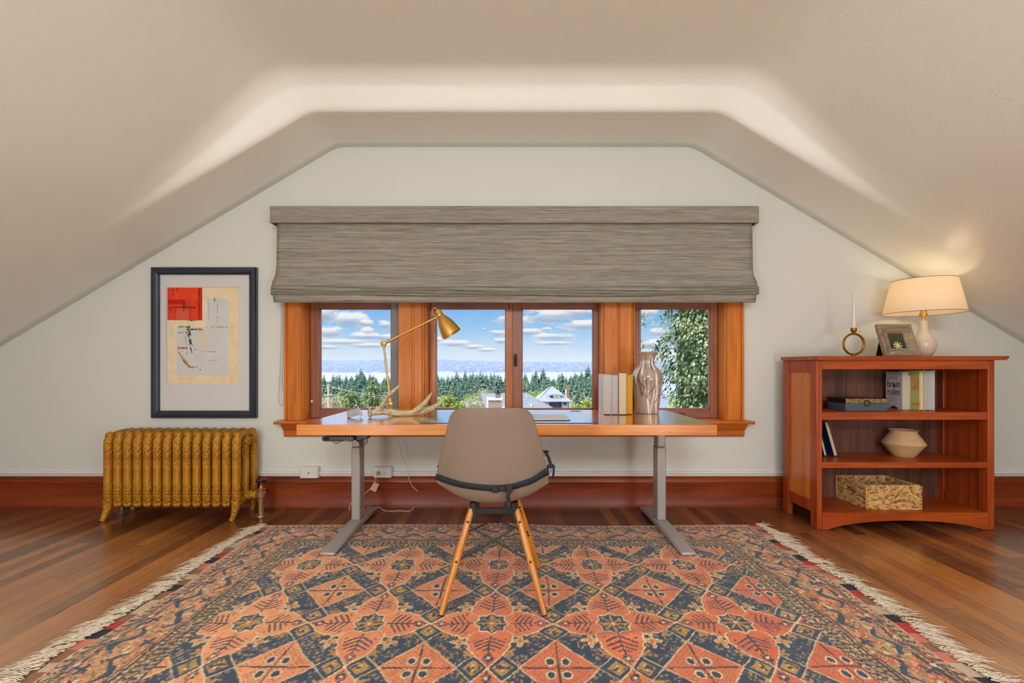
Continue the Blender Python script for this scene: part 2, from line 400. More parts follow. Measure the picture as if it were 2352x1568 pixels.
# window wall with one long opening for the four sashes
OX0, OX1, OZ0, OZ1 = -1.50, 1.515, .60, 1.60
wb = MB()
wb.box(XL-.1, OX0, YW, 3.43, -.12, 2.9); wb.box(OX1, XR+.1, YW, 3.43, -.12, 2.9)
wb.box(OX0, OX1, YW, 3.43, -.12, OZ0); wb.box(OX0, OX1, YW, 3.43, OZ1, 2.9)
tag(wb.build('wall_back', M['wall'], smooth=False), 'off-white gable wall around the row of windows', None, kind='structure')
tag(MB().box(XL-.1, XL, YB, YW, -.12, 1.35).build('wall_left', M['wall'], smooth=False), 'low off-white knee wall on the left', None, kind='structure')
tag(MB().box(XR, XR+.1, YB, YW, -.12, 1.35).build('wall_right', M['wall'], smooth=False), 'low off-white knee wall on the right', None, kind='structure')
# wall behind the camera, with a window opening added for the rear fill light
fb = MB(); wx, z0, z1 = 1.30, 2.16, 2.68
fb.box(XL-.1, -wx, YB-.15, YB, -.12, 3.0); fb.box(wx, XR+.1, YB-.15, YB, -.12, 3.0); fb.box(-wx, wx, YB-.15, YB, -.12, z0); fb.box(-wx, wx, YB-.15, YB, z1, 3.0)
tag(fb.build('wall_front', M['wall'], smooth=False), 'off-white wall opposite the windows', None, kind='structure')
w4 = thing('window_4', 'unseen high strip window added for the rear fill light', None, (0, YB-.08, z0), kind='structure')
fm = MB()
for x in (-wx+.02, -.43, .43, wx-.02): fm.box(x-.02, x+.02, YB-.12, YB-.05, z0, z1)
fm.box(-wx, wx, YB-.12, YB-.05, z0, z0+.04); fm.box(-wx, wx, YB-.12, YB-.05, z1-.04, z1)
fm.build('window_frame', M['casing'], w4, bev=.003)

# painted bead and stained baseboard along the window wall and the knee walls
def board_profile(y, d=1):
    return [(y, 0), (y-.024*d, 0), (y-.024*d, .026), (y-.020*d, .036), (y-.018*d, .172), (y-.023*d, .180), (y-.020*d, .192), (y-.022*d, .210), (y-.012*d, .218), (y, .218)]
tag(MB().prism(board_profile(YW-.0005), XL, XR).build('baseboard_back', M['baseboard'], bev=.0), 'tall stained wood baseboard under the windows', None, kind='structure')
tag(MB().prism([(YW-.0005, .218), (YW-.004, .218), (YW-.004, .232), (YW-.017, .236), (YW-.019, .243), (YW-.015, .250), (YW-.0005, .252)], XL, XR).build('trim_1', M['trimpaint']), 'thin white-painted wire moulding above the baseboard', None, kind='structure')
tag(MB().prism([(a-.0005, b) for a, b in board_profile(XL, -1)], YB, YW-.03, 'y').build('baseboard_left', M['baseboard']), 'stained baseboard on the left knee wall', None, kind='structure')
tag(MB().prism([(a-.0, b) for a, b in board_profile(XR, 1)], YB, YW-.03, 'y').build('baseboard_right', M['baseboard']), 'stained baseboard on the right knee wall', None, kind='structure')

# ---- window casing, sill, mullions
tr = thing('trim_2', 'orange-stained wood casing, mullions and sill around the windows', None, (0, YW, .6), kind='structure')
def casing_v(name, x0, x1, ribs, out=0):
    """upright board with a moulded section, profile in (x, y)"""
    m_ = MB(); m_.box(x0, x1, YW-.020, YW-.001, .60, 1.62)
    for (a, b, d) in ribs: m_.box(a, b, YW-.022-d*1.3, YW-.018, .605, 1.62)
    return m_.build(name, M['casing'], tr, bev=.0025)
casing_v('casing', -1.605, -1.470, [(-1.605, -1.588, .008), (-1.492, -1.484, .006), (-1.479, -1.472, .010)])
casing_v('casing', 1.500, 1.635, [(1.618, 1.635, .008), (1.514, 1.522, .006), (1.502, 1.509, .010)])
casing_v('mullion', -.803, -.603, [(-.718, -.708, .006), (-.700, -.690, .006), (-.640, -.634, .006), (-.624, -.616, .010), (-.612, -.604, .005)])
casing_v('mullion', .631, .866, [(.632, .640, .010), (.646, .651, .006), (.744, .750, .006), (.756, .762, .006), (.846, .852, .006), (.857, .865, .010)])
box('head_casing', M['casing_x'], tr, -1.605, 1.635, YW-.019, YW-.001, 1.62, 1.75)
for (a, b) in ((-1.492, -1.470), (-.803, -.603), (.631, .866), (1.500, 1.512)):
    box('jamb', M['casing'], tr, a if a > -1.4 else -1.499, b if b < 1.4 else 1.514, YW+.001, 3.419, .60, 1.599, .001)
# sill (stool) and moulded apron
MB().prism([(3.325, .618), (3.325, .600), (YW-.10, .596), (YW-.106, .607), (YW-.10, .618)], -1.645, 1.675).build('stool', M['casing_x'], tr, bev=.002)
MB().prism([(YW-.0005, .596), (YW-.074, .596), (YW-.070, .582), (YW-.052, .570), (YW-.045, .556), (YW-.030, .545), (YW-.028, .512), (YW-.018, .500), (YW-.0005, .498)], -1.610, 1.640).build('apron', M['casing_x'], tr, bev=.0015)

def window(n, label, x0, x1, sashes, latch_label=None):
    """opening x0..x1; each sash (a, b, left stile, right stile, meeting)"""
    r = thing('window_%d' % n, label, None, ((x0+x1)/2, 3.33, .618), kind='structure')
    box('window_sill', M['sash_x'], r, x0+.001, x1-.001, 3.326, 3.42, .59, .621, .001)
    box('window_head', M['sash_x'], r, x0+.001, x1-.001, 3.326, 3.42, 1.50, 1.598, .001)
    for (a, b, ls, rs, mt) in sashes:
        s = MB(); zb, zt = .622, 1.499; y0, y1 = 3.33, 3.372
        gl, gr, gb, gt = a+ls, b-rs, .685, 1.418
        f = MB(); f.box(a, gl, y0, y1, zb, zt); f.box(gr, b, y0, y1, zb, zt)
        so = f.build('sash', M['meeting'] if mt else M['sash'], r, bev=.002)
        g = MB(); g.box(gl, gr, y0, y1, zb, gb); g.box(gl, gr, y0, y1, gt, zt)
        g.build('sash_rail', M['sash_x'], so, bev=.002)
        q = MB(); d = .007
        for (p0, p1, q0, q1) in ((gl, gl+d, gb, gt), (gr-d, gr, gb, gt), (gl, gr, gb, gb+d), (gl, gr, gt-d, gt)): q.box(p0, p1, y0+.008, y0+.022, q0, q1)
        q.build('glazing_bead', M['trimpaint' if False else 'sash'], so)
        MB().box(gl, gr, 3.350, 3.353, gb, gt).build('glass_pane', M['glass'], so, smooth=False)
    return r
w1 = window(1, 'leftmost wood-framed window, over the antler', -1.470, -.803, [(-1.466, -.828, .064, .052, 0)])
box('weather_strip', speckle('grey_felt', srgb(132, 132, 132), .8, .03), w1, -.866, -.812, 3.270, 3.290, .655, 1.55, .003)
w2 = window(2, 'middle pair of wood-framed casements, behind the desk chair', -.603, .631, [(-.599, .007, .044, .052, 1), (.0075, .627, .065, .034, 0)])
w3 = window(3, 'rightmost wood-framed window, behind the tall vase', .866, 1.500, [(.870, 1.496, .064, .052, 0)])
for z in (1.49,): pass
box('astragal', M['sash'], w2, -.010, .024, 3.3735, 3.385, .63, 1.499, .001)
lt = MB(); lt.box(.014, .036, 3.318, 3.330, 1.00, 1.085); lt.box(.018, .032, 3.305, 3.32, 1.02, 1.06); lt.tube([(.025, 3.31, 1.06), (.025, 3.298, 1.045), (.025, 3.296, .995)], .005, 8)
lt.build('window_latch', speckle('old_iron', srgb(52, 40, 34), .5, .1, 60, .5), w2, bev=.002)
for z in (1.45, .66):
    box('hinge_bolt', speckle('bolt_iron', srgb(92, 84, 76), .5, .1, 60, .5), w2, -.030, -.014, 3.322, 3.331, z-.035, z+.035)
lk = MB(); lk.tube(smoothpath([(1.20, 3.325, .640), (1.215, 3.310, .655), (1.235, 3.305, .660), (1.252, 3.312, .648)], 5), .004, 8); lk.lathe([(.012, 0), (.012, .004), (.005, .008)], (1.245, 3.329, .642), 12, (0, -1, 0))
lk.build('sash_lift', speckle('old_nickel', srgb(120, 110, 100), .35, .05, 60, .8), w3)
box('window_sensor', M['white'], w1, -1.462, -1.446, 3.318, 3.3295, .735, .752)

# ================================================================ OUTSIDE
def ground_z(x, y): return -8.6-.030*max(0, min(y, 130)-60)-.060*max(0, min(y, 560)-130)-.03*max(0, y-560)+.5*math.sin(x*.021+1)*math.sin(y*.017)
gx = np.linspace(-900, 900, 61); gy = np.concatenate([np.linspace(6, 300, 40), np.linspace(330, 2200, 40)])
Xo, Yo = np.meshgrid(gx, gy); Zo = np.vectorize(ground_z)(Xo, Yo)
def ground_material():
    m, t, b = mat('wooded_ground', rough=.95)
    co = t.coords()
    n = t.noise(co, .05, 5, .7); n2 = t.noise(co, .6, 4, .7)
    t.l.new(t.ramp(t.m('ADD', t.m('MULTIPLY', n, .5), t.m('MULTIPLY', n2, .5)), [(.35, srgb(74, 88, 58)), (.5, srgb(112, 122, 80)), (.65, srgb(150, 140, 112))]), b.inputs['Base Color'])
    return m
tag(finish(grid_mesh('ground', Xo, Yo, Zo), 'ground', ground_material()), 'wooded slope falling away below the house to the lake', None, kind='structure')
lm, lt_, lb = mat('lake_water', srgb(150, 166, 186), .35)
lt_.l.new(lt_.bump(lt_.noise(lt_.coords((.004, .02, 1)), 1, 4), .2, 1), lb.inputs['Normal'])
tag(MB().box(-6500, 6500, 600, 3300, -39, -37.5).build('lake', lm, smooth=False), 'pale lake between the trees and the far shore', None, kind='structure')
# far shore hills, speckled with woods and houses
hx = np.linspace(-4200, 4200, 240); hy = np.linspace(2600, 4500, 46)
Xh, Yh = np.meshgrid(hx, hy)
def vnoise(x, y, s, seed):
    r_ = np.random.default_rng(seed); T = r_.random((64, 64)); x = x/s; y = y/s
    xi = np.floor(x).astype(int); yi = np.floor(y).astype(int); fx = x-xi; fy = y-yi; fx = fx*fx*(3-2*fx); fy = fy*fy*(3-2*fy)
    g = lambda i, j: T[i % 64, j % 64]
    return (g(xi, yi)*(1-fx)+g(xi+1, yi)*fx)*(1-fy)+(g(xi, yi+1)*(1-fx)+g(xi+1, yi+1)*fx)*fy
rise = np.clip((Yh-2760-90*np.sin(Xh/700)-200*(vnoise(Xh, Xh*0, 700, 3)-.5))/1500, -.05, 1)
Zh = -38+np.maximum(rise, 0)**.8*(88+28*(vnoise(Xh, Yh, 900, 5)-.5))+rise.clip(0, .1)*60*(vnoise(Xh, Yh*0, 160, 6)-.4)
Zh = np.where(Xh > -150, Zh-rise.clip(0, 1)*6, Zh)
def hills_material():
    m, t, b = mat('wooded_hills', rough=.95)
    co = t.coords((1.3, .0, 4))
    n = t.noise(co, .02, 5, .8); v = t.noise(co, .045, 2, .5)
    c = t.ramp(n, [(.38, srgb(66, 84, 116)), (.5, srgb(92, 108, 142)), (.62, srgb(122, 134, 160))])  # blue-grey stops put distance haze into the base colour
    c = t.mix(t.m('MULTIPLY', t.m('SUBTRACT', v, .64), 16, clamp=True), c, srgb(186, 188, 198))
    t.l.new(c, b.inputs['Base Color']); return m
tag(finish(grid_mesh('hills', Xh, Yh, Zh), 'hills', hills_material()), 'blue hazy wooded hills across the lake', None, kind='structure')
# haze over the lake: real air between the trees and the far shore
hz = bpy.data.materials.new('summer_haze'); hz.use_nodes = True; ht = NT(hz.node_tree); ht.n.clear()
ho = ht.new('ShaderNodeOutputMaterial'); vsx = ht.new('ShaderNodeVolumeScatter'); vsx.inputs['Color'].default_value = (.86, .92, 1, 1); vsx.inputs['Density'].default_value = .00007; vsx.inputs['Anisotropy'].default_value = .2
ht.l.new(vsx.outputs[0], ho.inputs['Volume'])
tag(MB().box(-6000, 6000, 700, 4700, -60, 66).build('haze', hz, smooth=False), 'bluish haze over the lake', 'haze', kind='stuff')

# floating bridge
br = thing('floating_bridge', 'long pale bridge crossing the lake behind the near treetops', 'bridge', (-340, 2350, -37))
MB().box(-560, -306, 2350, 2362, -31.5, -28.5).build('bridge_deck', speckle('bridge_concrete', srgb(222, 222, 220), .8, .02), br)
for i in range(9): box('bridge_pier', speckle('pier_concrete', srgb(190, 190, 192), .8, .02) if i == 0 else bpy.data.materials['pier_concrete'], br, -550+i*29, -546+i*29, 2354, 2359, -37.5, -31.5, 0)

# ---- foliage
def leafmat(name, c1, c2, c3, tr=.15):
    m, t, b = mat(name, c2, .7, 0, .2)
    n = t.noise(t.coords(), 1.6, 3, .7)
    oi = t.new('ShaderNodeNewGeometry')
    f = t.m('ADD', t.m('MULTIPLY', n, .45), t.m('MULTIPLY', oi.outputs['Random Per Island'], .55))
    t.l.new(t.ramp(f, [(.2, c1), (.5, c2), (.8, c3)]), b.inputs['Base Color'])
    return m
M['fir'] = leafmat('fir_needles', srgb(74, 104, 96), srgb(106, 136, 118), srgb(146, 168, 134))
M['fir2'] = leafmat('grey_green_needles', srgb(104, 124, 84), srgb(142, 160, 106), srgb(182, 190, 136))
M['limegreen'] = leafmat('spring_leaves', srgb(104, 130, 50), srgb(146, 168, 78), srgb(186, 200, 110))
M['cedar'] = leafmat('cedar_sprays', srgb(70, 90, 58), srgb(112, 130, 86), srgb(172, 182, 134))
M['brown'] = leafmat('bare_twigs', srgb(140, 132, 106), srgb(176, 168, 140), srgb(206, 196, 170))
M['blossom'] = leafmat('white_blossom', srgb(150, 146, 108), srgb(218, 210, 196), srgb(246, 238, 232))
M['bark'] = speckle('bark', srgb(84, 66, 52), .9, .15, 30, bump=.5)
def leaf_cloud(mb, centers, size, n, r, flat=1.0, droop=.0):
    """n small bent leaf quads scattered round each centre"""
    for (c, rad) in centers:
        for _ in range(n):
            d = Vector(r.normal(size=3)); d.normalize()
            p = Vector(c)+Vector((d.x*rad[0], d.y*rad[1], d.z*rad[2]))*(r.random()**.35)
            a = Vector(r.normal(size=3)); a.z -= droop; a.normalize()
            b = a.cross(Vector(r.normal(size=3))).normalized()
            s_ = size*(.6+.8*r.random())
            mb.add([p-a*s_, p+b*s_*.45, p+a*s_, p-b*s_*.45], [(0, 1, 2, 3)])
def conifer_parts(seed, h=1.0, wid=.22, whorls=24, blades=11):
    r = np.random.default_rng(seed); f = MB()
    for i in range(whorls):
        t = i/(whorls-1); z = h*(.06+.94*t); L = wid*h*(1-t)**.8*(.8+.4*r.random())+.006*h
        for k in range(blades):
            a = 2*PI*(k+r.random()*.9)/blades; l = L*(.65+.55*r.random()); d = Vector((math.cos(a), math.sin(a), 0)); s = Vector((-d.y, d.x, 0))
            tip = d*l+Vector((0, 0, z-l*.42)); mid = d*l*.55+Vector((0, 0, z-l*.10)); root_ = Vector((0, 0, z+.01*h))
            wv = l*(.34 if blades < 15 else .17)
            f.add([root_, mid+s*wv, tip+s*wv*.35, tip-Vector((0, 0, .02*h)), tip-s*wv*.35, mid-s*wv], [(0, 1, 2, 3), (0, 3, 4, 5)])
            f.add([mid+s*wv*.8, mid-s*wv*.8, mid-s*wv*.3-Vector((0, 0, l*.30)), mid+s*wv*.3-Vector((0, 0, l*.34))], [(0, 1, 2, 3)])
    f.add([(0, 0, h*1.03), (.008*h, 0, h*.93), (-.006*h, .006*h, h*.93), (0, -.008*h, h*.93)], [(0, 1, 2), (0, 2, 3), (0, 3, 1)])
    t_ = MB().tube([(0, 0, -.05*h), (0, 0, .5*h), (0, 0, h*.95)], [.018*h, .010*h, .002*h], 6)
    return f, t_
protos = []
for s_, w_, nw_, nb_ in ((1, .25, 24, 11), (2, .21, 24, 11), (3, .30, 24, 11), (4, .30, 44, 20)):
    f, t_ = conifer_parts(s_, 1, w_, nw_, nb_)
    protos.append((f, t_, {}))
def place_conifer(x, y, ztop, h, kind, matname, label, group, rz, cat='tree', name='fir_tree'):
    f, t_, cache = protos[kind]
    if matname not in cache:
        r = thing(name, None, None)
        fo = f.build('foliage', M[matname], r, world=False, smooth=False); tk = t_.build('trunk', M['bark'], r, world=False)
        cache[matname] = (fo.data, tk.data); fresh = r
    else:
        fd, td = cache[matname]; fresh = bpy.data.objects.new(name, None); COL.objects.link(fresh)
        for nm, dd in (('foliage', fd), ('trunk', td)):
            o = bpy.data.objects.new(nm, dd); COL.objects.link(o); o.parent = fresh
    fresh.location = (x, y, ztop-h); fresh.scale = (h, h, h); fresh.rotation_euler = (0, 0, rz)
    tag(fresh, label, cat, group)
    return fresh
r = np.random.default_rng(11)
# forest between the yards and the lake, seen through the three left windows
def tops(px):   # py of the treetops in the photograph
    return np.interp(px, [700, 735, 790, 850, 900, 1000, 1060, 1085, 1120, 1160, 1200, 1250, 1300, 1345, 1362, 1480, 1540], [866, 866, 862, 862, 864, 868, 862, 855, 858, 860, 862, 858, 860, 852, 858, 862, 866])
n_f = 0
for band, (Y0, Y1, cnt, dyy) in enumerate([(430, 560, 112, -2), (290, 400, 92, 5), (190, 260, 54, 18), (125, 165, 22, 38)]):
    for i in range(cnt):
        px = 700+ (1500-700)*(i+r.random())/cnt; Y = Y0+(Y1-Y0)*r.random()
        if band == 3 and (1200 < px < 1400 or 990 < px < 1090): continue
        py = tops(px)+dyy+r.normal()*5+r.random()*8
        if r.random() < .2: py -= 11
        zt = 1-(py-840)*Y/1050; h = max(9, zt-ground_z((px-1176)*Y/1050, Y)+1.0)
        h = min(h, 30)
        g2 = ('fir', 'fir', 'fir2')[r.integers(3)] if band > 1 else 'fir'
        lab = {0: 'dark fir in the farthest row of trees above the lake', 1: 'dark fir in the second row back from the lake', 2: 'fir in the middle of the wooded slope', 3: 'fir in the nearest row of the woods'}[band]
        if band >= 2: lab = ('dark blue-green ' if g2 == 'fir' else 'grey-green ')+lab
        o = place_conifer((px-1176)*Y/1050, Y, zt, h, int(r.integers(3)), g2, lab, lab.replace('fir', 'firs', 1), r.random()*6); o.scale = (h*1.18, h*1.18, h)
# single trees one can point to
def tree_at(px, pytop, Y, h, kind, m_, label, wide=1.0, name='fir_tree'):
    o = place_conifer((px-1176)*Y/1050, Y, 1-(pytop-840)*Y/1050, h, kind, m_, label, None, r.random()*6, name=name)
    o.scale = (h*wide, h*wide, h); return o
tree_at(857, 862, 88, 12, 3, 'fir2', 'full green conifer on the right in the leftmost window, beyond the lamp stem', 1.05)
tree_at(808, 884, 80, 9, 3, 'fir2', 'shorter yellow-green conifer right of the utility pole', 1.3)
tree_at(1148, 896, 84, 8, 3, 'fir2', 'small green conifer beside the brick chimney', 1.2)
tree_at(1329, 884, 110, 12, 1, 'fir', 'dark conifer right of the red chimney on the blue house', 1.3)
def bushy(name, label, cat, c, blobs, m_, size, n, seed, trunk=None, group=None, droop=0):
    rr = np.random.default_rng(seed); root = thing(name, label, cat, c, group=group)
    f = MB(); leaf_cloud(f, blobs, size, n, rr, droop=droop); f.build('foliage', M[m_], root, world=False, smooth=False)
    if trunk: MB().tube([(0, 0, 0), (0.05, 0, trunk[0]*.5), (0, 0, trunk[0])], [trunk[1], trunk[1]*.8, trunk[1]*.4], 8).build('trunk', M['bark'], root, world=False)
    return root
def blobs(seed, n, R, rz, rad):
    rr = np.random.default_rng(seed); out = []
    for i in range(n):
        a = rr.random()*2*PI; q = rr.random()**.5
        out.append(((math.cos(a)*R*q, math.sin(a)*R*q, rz[0]+(rz[1]-rz[0])*rr.random()*(1-.5*q)), (rad*(.7+.6*rr.random()),)*3))
    return out
def at(px, py, Y): return P(px, py, Y)
Y = 60; g = P(1033, 960, Y)
bushy('leafy_tree', 'bright green bushy tree at the left of the middle window', 'tree', (g[0], Y, -8.3), blobs(5, 20, 1.5, (1.9, 6.2), 1.0), 'limegreen', .16, 420, 5, (5.5, .2))
Y = 85; g = P(1336, 940, Y)
bushy('round_shrub', 'round pale yellow-green shrub right of the blue house', 'shrub', (g[0], Y, -8.6), blobs(6, 14, 1.6, (1.4, 3.4), .8), 'limegreen', .13, 260, 6, (1.5, .1))
rb_ = np.random.default_rng(77)
scrub = [(705+i*24+rb_.random()*14, 898+rb_.random()*22, 98+60*rb_.random(), 2.4+rb_.random(), 0) for i in range(27)]
for i, (px, pt, Y, R, _) in enumerate(scrub):
    if 1225 < px < 1325 or 1100 < px < 1160: continue
    x, y, z = P(px, pt, Y); zg = ground_z(x, Y); hh = max(z-zg, 2.5)
    mm = ('brown', 'fir2', 'brown', 'limegreen')[i % 4]
    nmm = {'brown': 'greyish bare', 'fir2': 'olive green', 'limegreen': 'light green'}[mm]
    bushy('wild_bush', nmm+' bush in the scrub at the foot of the near firs', 'bush', (x, Y, zg), blobs(60+i, 12, R*.8, (.4, hh-.5), R*.42), mm, .17, 170, 60+i, group=nmm+' bushes at the foot of the near firs')
for i, (px, pt, Y, R, lab) in enumerate([(1095, 908, 88, 2.6, 'greyish bare bush right of the bright green tree'), (760, 905, 95, 3.4, 'greyish bare bush behind the utility pole'), (895, 898, 92, 2.6, 'greyish bare bush at the right edge of the leftmost window'),
     (832, 920, 82, 2.4, 'greyish bare bush between the two conifers'), (1228, 893, 125, 2.6, 'greyish bush above the grey garage roof'), (738, 915, 84, 2.4, 'greyish bare bush at the left edge of the leftmost window'), (1112, 880, 200, 4, 'pinkish grey bare tree in the middle of the wooded slope'), (1203, 868, 220, 4, 'pinkish grey bare tree at the left edge of the right casement')]):
    x, y, z = P(px, pt, Y); zg = ground_z(x, Y)
    hh = z-zg
    bushy('bare_bush', lab, 'bush', (x, Y, zg), blobs(20+i, 14, R*.8, (.5, hh-.6), R*.45), 'brown' if i != 4 else 'limegreen', .16, 240, 20+i)
# near trees outside the right window
x, y, z = P(1592, 840, 11.5)
def cedar():
    rr = np.random.default_rng(3); root = thing('cedar_tree', 'huge dark green cedar with drooping sprays filling the rightmost window', 'tree', (6.3, 14.0, -8))
    f = MB(); H = 17
    for i in range(26000):
        zt = 3+12.5*rr.random(); a = rr.random()*2*PI
        # irregular column, wider low down, sections bulging out
        R = 1.55+.22*math.sin(zt*2.1+1)+.20*math.sin(zt*5.3+a*3)+.12*math.sin(a*5+zt)
        if zt > 9.6: R += .12
        R *= (.80+.26*rr.random())
        p = Vector((math.cos(a)*R, math.sin(a)*R, zt))
        d = Vector((math.cos(a)*.55, math.sin(a)*.55, -.9+.35*rr.normal())); d += Vector(rr.normal(size=3))*.18; d.normalize()
        s = d.cross(Vector((math.cos(a), math.sin(a), .3))).normalized(); L = .07+.10*rr.random(); n_ = d.cross(s)
        # fern-like spray: three fingers
        v = [p]; fc = []
        for k, (o_, l_) in enumerate(((-.34, .72), (0, 1.0), (.34, .72))):
            e = p+d*L*l_+s*L*o_*.8; q = p+d*L*l_*.5+s*(L*o_*.4)
            b0 = len(v); v += [q+s*.017+n_*.008, e, q-s*.017]; fc.append((0, b0, b0+1, b0+2))
        f.add(v, fc)
    f.build('foliage', M['cedar'], root, world=False, smooth=False)
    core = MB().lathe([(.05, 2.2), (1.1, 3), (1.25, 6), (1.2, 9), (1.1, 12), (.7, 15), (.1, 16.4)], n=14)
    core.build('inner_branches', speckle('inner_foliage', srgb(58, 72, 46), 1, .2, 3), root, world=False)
    MB().tube([(0, 0, 0), (.1, 0, 6), (0, 0, 15)], [.45, .3, .1], 10).build('trunk', M['bark'], root, world=False)
cedar()
def sparse_tree():
    rr = np.random.default_rng(8); root = thing('young_tree', 'thin tree with sparse small leaves left of the cedar', 'tree', (5.1, 19, -8))
    t_ = MB(); f = MB(); t_.tube([(0, 0, 0), (-.1, 0, 5), (.05, 0, 9.5), (.15, 0, 12.2)], [.12, .09, .05, .01], 8)
    for i in range(44):
        z0_ = 5+7*i/43; a = rr.random()*2*PI; L = (.55+.65*rr.random())*(1-.55*(z0_-5)/7.5)
        e = Vector((math.cos(a)*L, math.sin(a)*L, z0_+L*.35)); b0 = Vector((0, 0, z0_)); m_ = (b0+e)/2+Vector((0, 0, .05))
        t_.tube([b0, m_, e], [.02, .012, .004], 4)
        leaf_cloud(f, [(tuple(e), (.22, .22, .16)), (tuple(m_), (.2, .2, .14))], .05, 14, rr)
    f.build('foliage', M['fir2'], root, world=False, smooth=False); t_.build('trunk', M['bark'], root, world=False)
sparse_tree()
x, y, z = P(1543, 945, 22)
bushy('green_shrub', 'bright green arching shrub under the cedar', 'shrub', (x, 22, -3.4), blobs(31, 16, .5, (.7, 2.5), .42), 'limegreen', .07, 260, 31, (1.2, .05))
x, y, z = P(1618, 945, 18)
bushy('blossoming_shrub', 'white blossoming shrub at the lower right corner of the rightmost window', 'shrub', (x, 18, -2.6), blobs(32, 14, .34, (.9, 2.35), .30), 'blossom', .03, 420, 32, (1.0, .05))
# terrace the two shrubs grow on
tag(MB().box(4.2, 30, 13, 30, -8.4, -3.35).build('embankment', ground_material()), 'raised planted bank below the cedar', None, kind='structure')

# ---- houses
def siding(name, c):
    m, t, b = mat(name, c, .7)
    s = t.new('ShaderNodeSeparateXYZ'); t.l.new(t.coords(), s.inputs[0])
    q = t.m('FRACT', t.m('MULTIPLY', s.outputs[2], 5)); t.l.new(t.bump(q, .6, .02), b.inputs['Normal']); return m
M['shingle'] = speckle('grey_shingles', srgb(140, 144, 150), .85, .06, 3, bump=.4)
M['shingle2'] = speckle('dark_shingles', srgb(118, 122, 128), .85, .06, 3, bump=.4)
M['bluesiding'] = siding('blue_siding', srgb(66, 74, 112)); M['palesiding'] = siding('pale_siding', srgb(176, 174, 174))
M['pane'] = speckle('dark_pane', srgb(60, 62, 70), .1, .02)
def brick_mat():
    m, t, b = mat('chimney_brick', rough=.85)
    bt = t.new('ShaderNodeTexBrick'); t.l.new(t.coords((1, 1, 1), rot=(PI/2, 0, 0)), bt.inputs[0])
    bt.inputs['Color1'].default_value = srgb(150, 112, 92); bt.inputs['Color2'].default_value = srgb(126, 94, 80); bt.inputs['Mortar'].default_value = srgb(196, 186, 172)
    bt.inputs['Scale'].default_value = 4.5; bt.inputs['Mortar Size'].default_value = .03; t.l.new(bt.outputs[0], b.inputs['Base Color']); return m
M['brick'] = brick_mat()
Yh_ = 72.0; sH = Yh_/1050
h1 = thing('blue_house', 'blue house with a light grey hipped roof and a dormer', 'house', ((1275-1176)*sH, Yh_, -9))
X0, X1 = (1236-1176)*sH, (1312-1176)*sH; ze = 1-(921-840)*sH; za = 1-(889-840)*sH; xc = (1270-1176)*sH
MB().box(X0+.5, X1-.3, Yh_+.8, Yh_+7, -10.5, ze).build('wall', M['bluesiding'], h1)
MB().box((1246-1176)*sH, (1262-1176)*sH, Yh_+.4, Yh_+2, -10.5, ze-.02).build('porch', M['palesiding'], h1)
MB().box((1291-1176)*sH, (1305-1176)*sH, Yh_+.3, Yh_+2, -10.5, ze-.02).build('bay', M['palesiding'], h1)
box('window', M['pane'], h1, (1295-1176)*sH, (1301-1176)*sH, Yh_+.2, Yh_+.34, ze-.62, ze-.14, 0)
e = .15
rf = MB(); rv = [(X0-e, Yh_-.2, ze), (X1+e, Yh_-.2, ze), (X1+e, Yh_+7.6, ze), (X0-e, Yh_+7.6, ze), (xc-.25, Yh_+3.4, za), (xc+.25, Yh_+3.9, za)]
rf.add(rv+[(x_, y_, z_-.12) for x_, y_, z_ in rv[:4]], [(0, 1, 5, 4), (1, 2, 5), (2, 3, 4, 5), (3, 0, 4), (0, 6, 7, 1), (1, 7, 8, 2), (2, 8, 9, 3), (3, 9, 6, 0), (6, 9, 8, 7)])
rf.build('roof', M['shingle'], h1, smooth=False)
d0, d1 = (1264-1176)*sH, (1290-1176)*sH; zd0, zd1 = 1-(914-840)*sH, 1-(905.5-840)*sH
dm = box('dormer', M['bluesiding'], h1, d0+.1, d1-.1, Yh_+.7, Yh_+3, zd0-.2, zd1, 0)
MB().add([(d0-.3, Yh_+.4, zd1-.1), (d1+.25, Yh_+.4, zd1-.1), (d1-.1, Yh_+3.4, zd1+.45), (d0+.2, Yh_+3.4, zd1+.45), (d0-.3, Yh_+.4, zd1-.2), (d1+.25, Yh_+.4, zd1-.2)], [(0, 1, 2, 3), (0, 4, 5, 1), (0, 3, 4), (1, 5, 2)]).build('dormer_roof', M['shingle'], dm, smooth=False)
for k in (0, 1):
    a_ = (1272+k*9-1176)*sH
    fr_ = box('dormer_window', M['trimpaint'], dm, a_-.03, a_+.5, Yh_+.6, Yh_+.69, zd0+.02, zd1-.12, 0)
box('chimney', speckle('red_brick', srgb(160, 96, 78), .85, .1, 4), h1, (1306.5-1176)*sH, (1312.5-1176)*sH, Yh_+3, Yh_+3.5, ze-.3, 1-(887-840)*sH, 0)
box('vent_pipe', M['trimpaint'], h1, (1302.0-1176)*sH, (1304-1176)*sH, Yh_+2, Yh_+2.15, ze, 1-(896-840)*sH, 0)
Yg_ = 48.0; sG = Yg_/1050
h2 = thing('grey_roofed_house', 'near house with a sloping dark grey roof left of the blue house', 'house', ((1200-1176)*sG, Yg_, -9))
g0, g1, g2, zb_, zr = (1120-1176)*sG, (1213-1176)*sG, (1282-1176)*sG, 1-(948-840)*sG, 1-(907-840)*sG
MB().add([(g0, Yg_, zb_), (g2, Yg_, zb_), (g1, Yg_+3.2, zr), (g0-1, Yg_+3.2, zr), (g2, Yg_+6.4, zb_), (g0, Yg_+6.4, zb_)], [(0, 1, 2, 3), (1, 4, 2), (4, 5, 3, 2), (0, 5, 4, 1), (0, 3, 5)]).build('roof', M['shingle2'], h2, smooth=False)
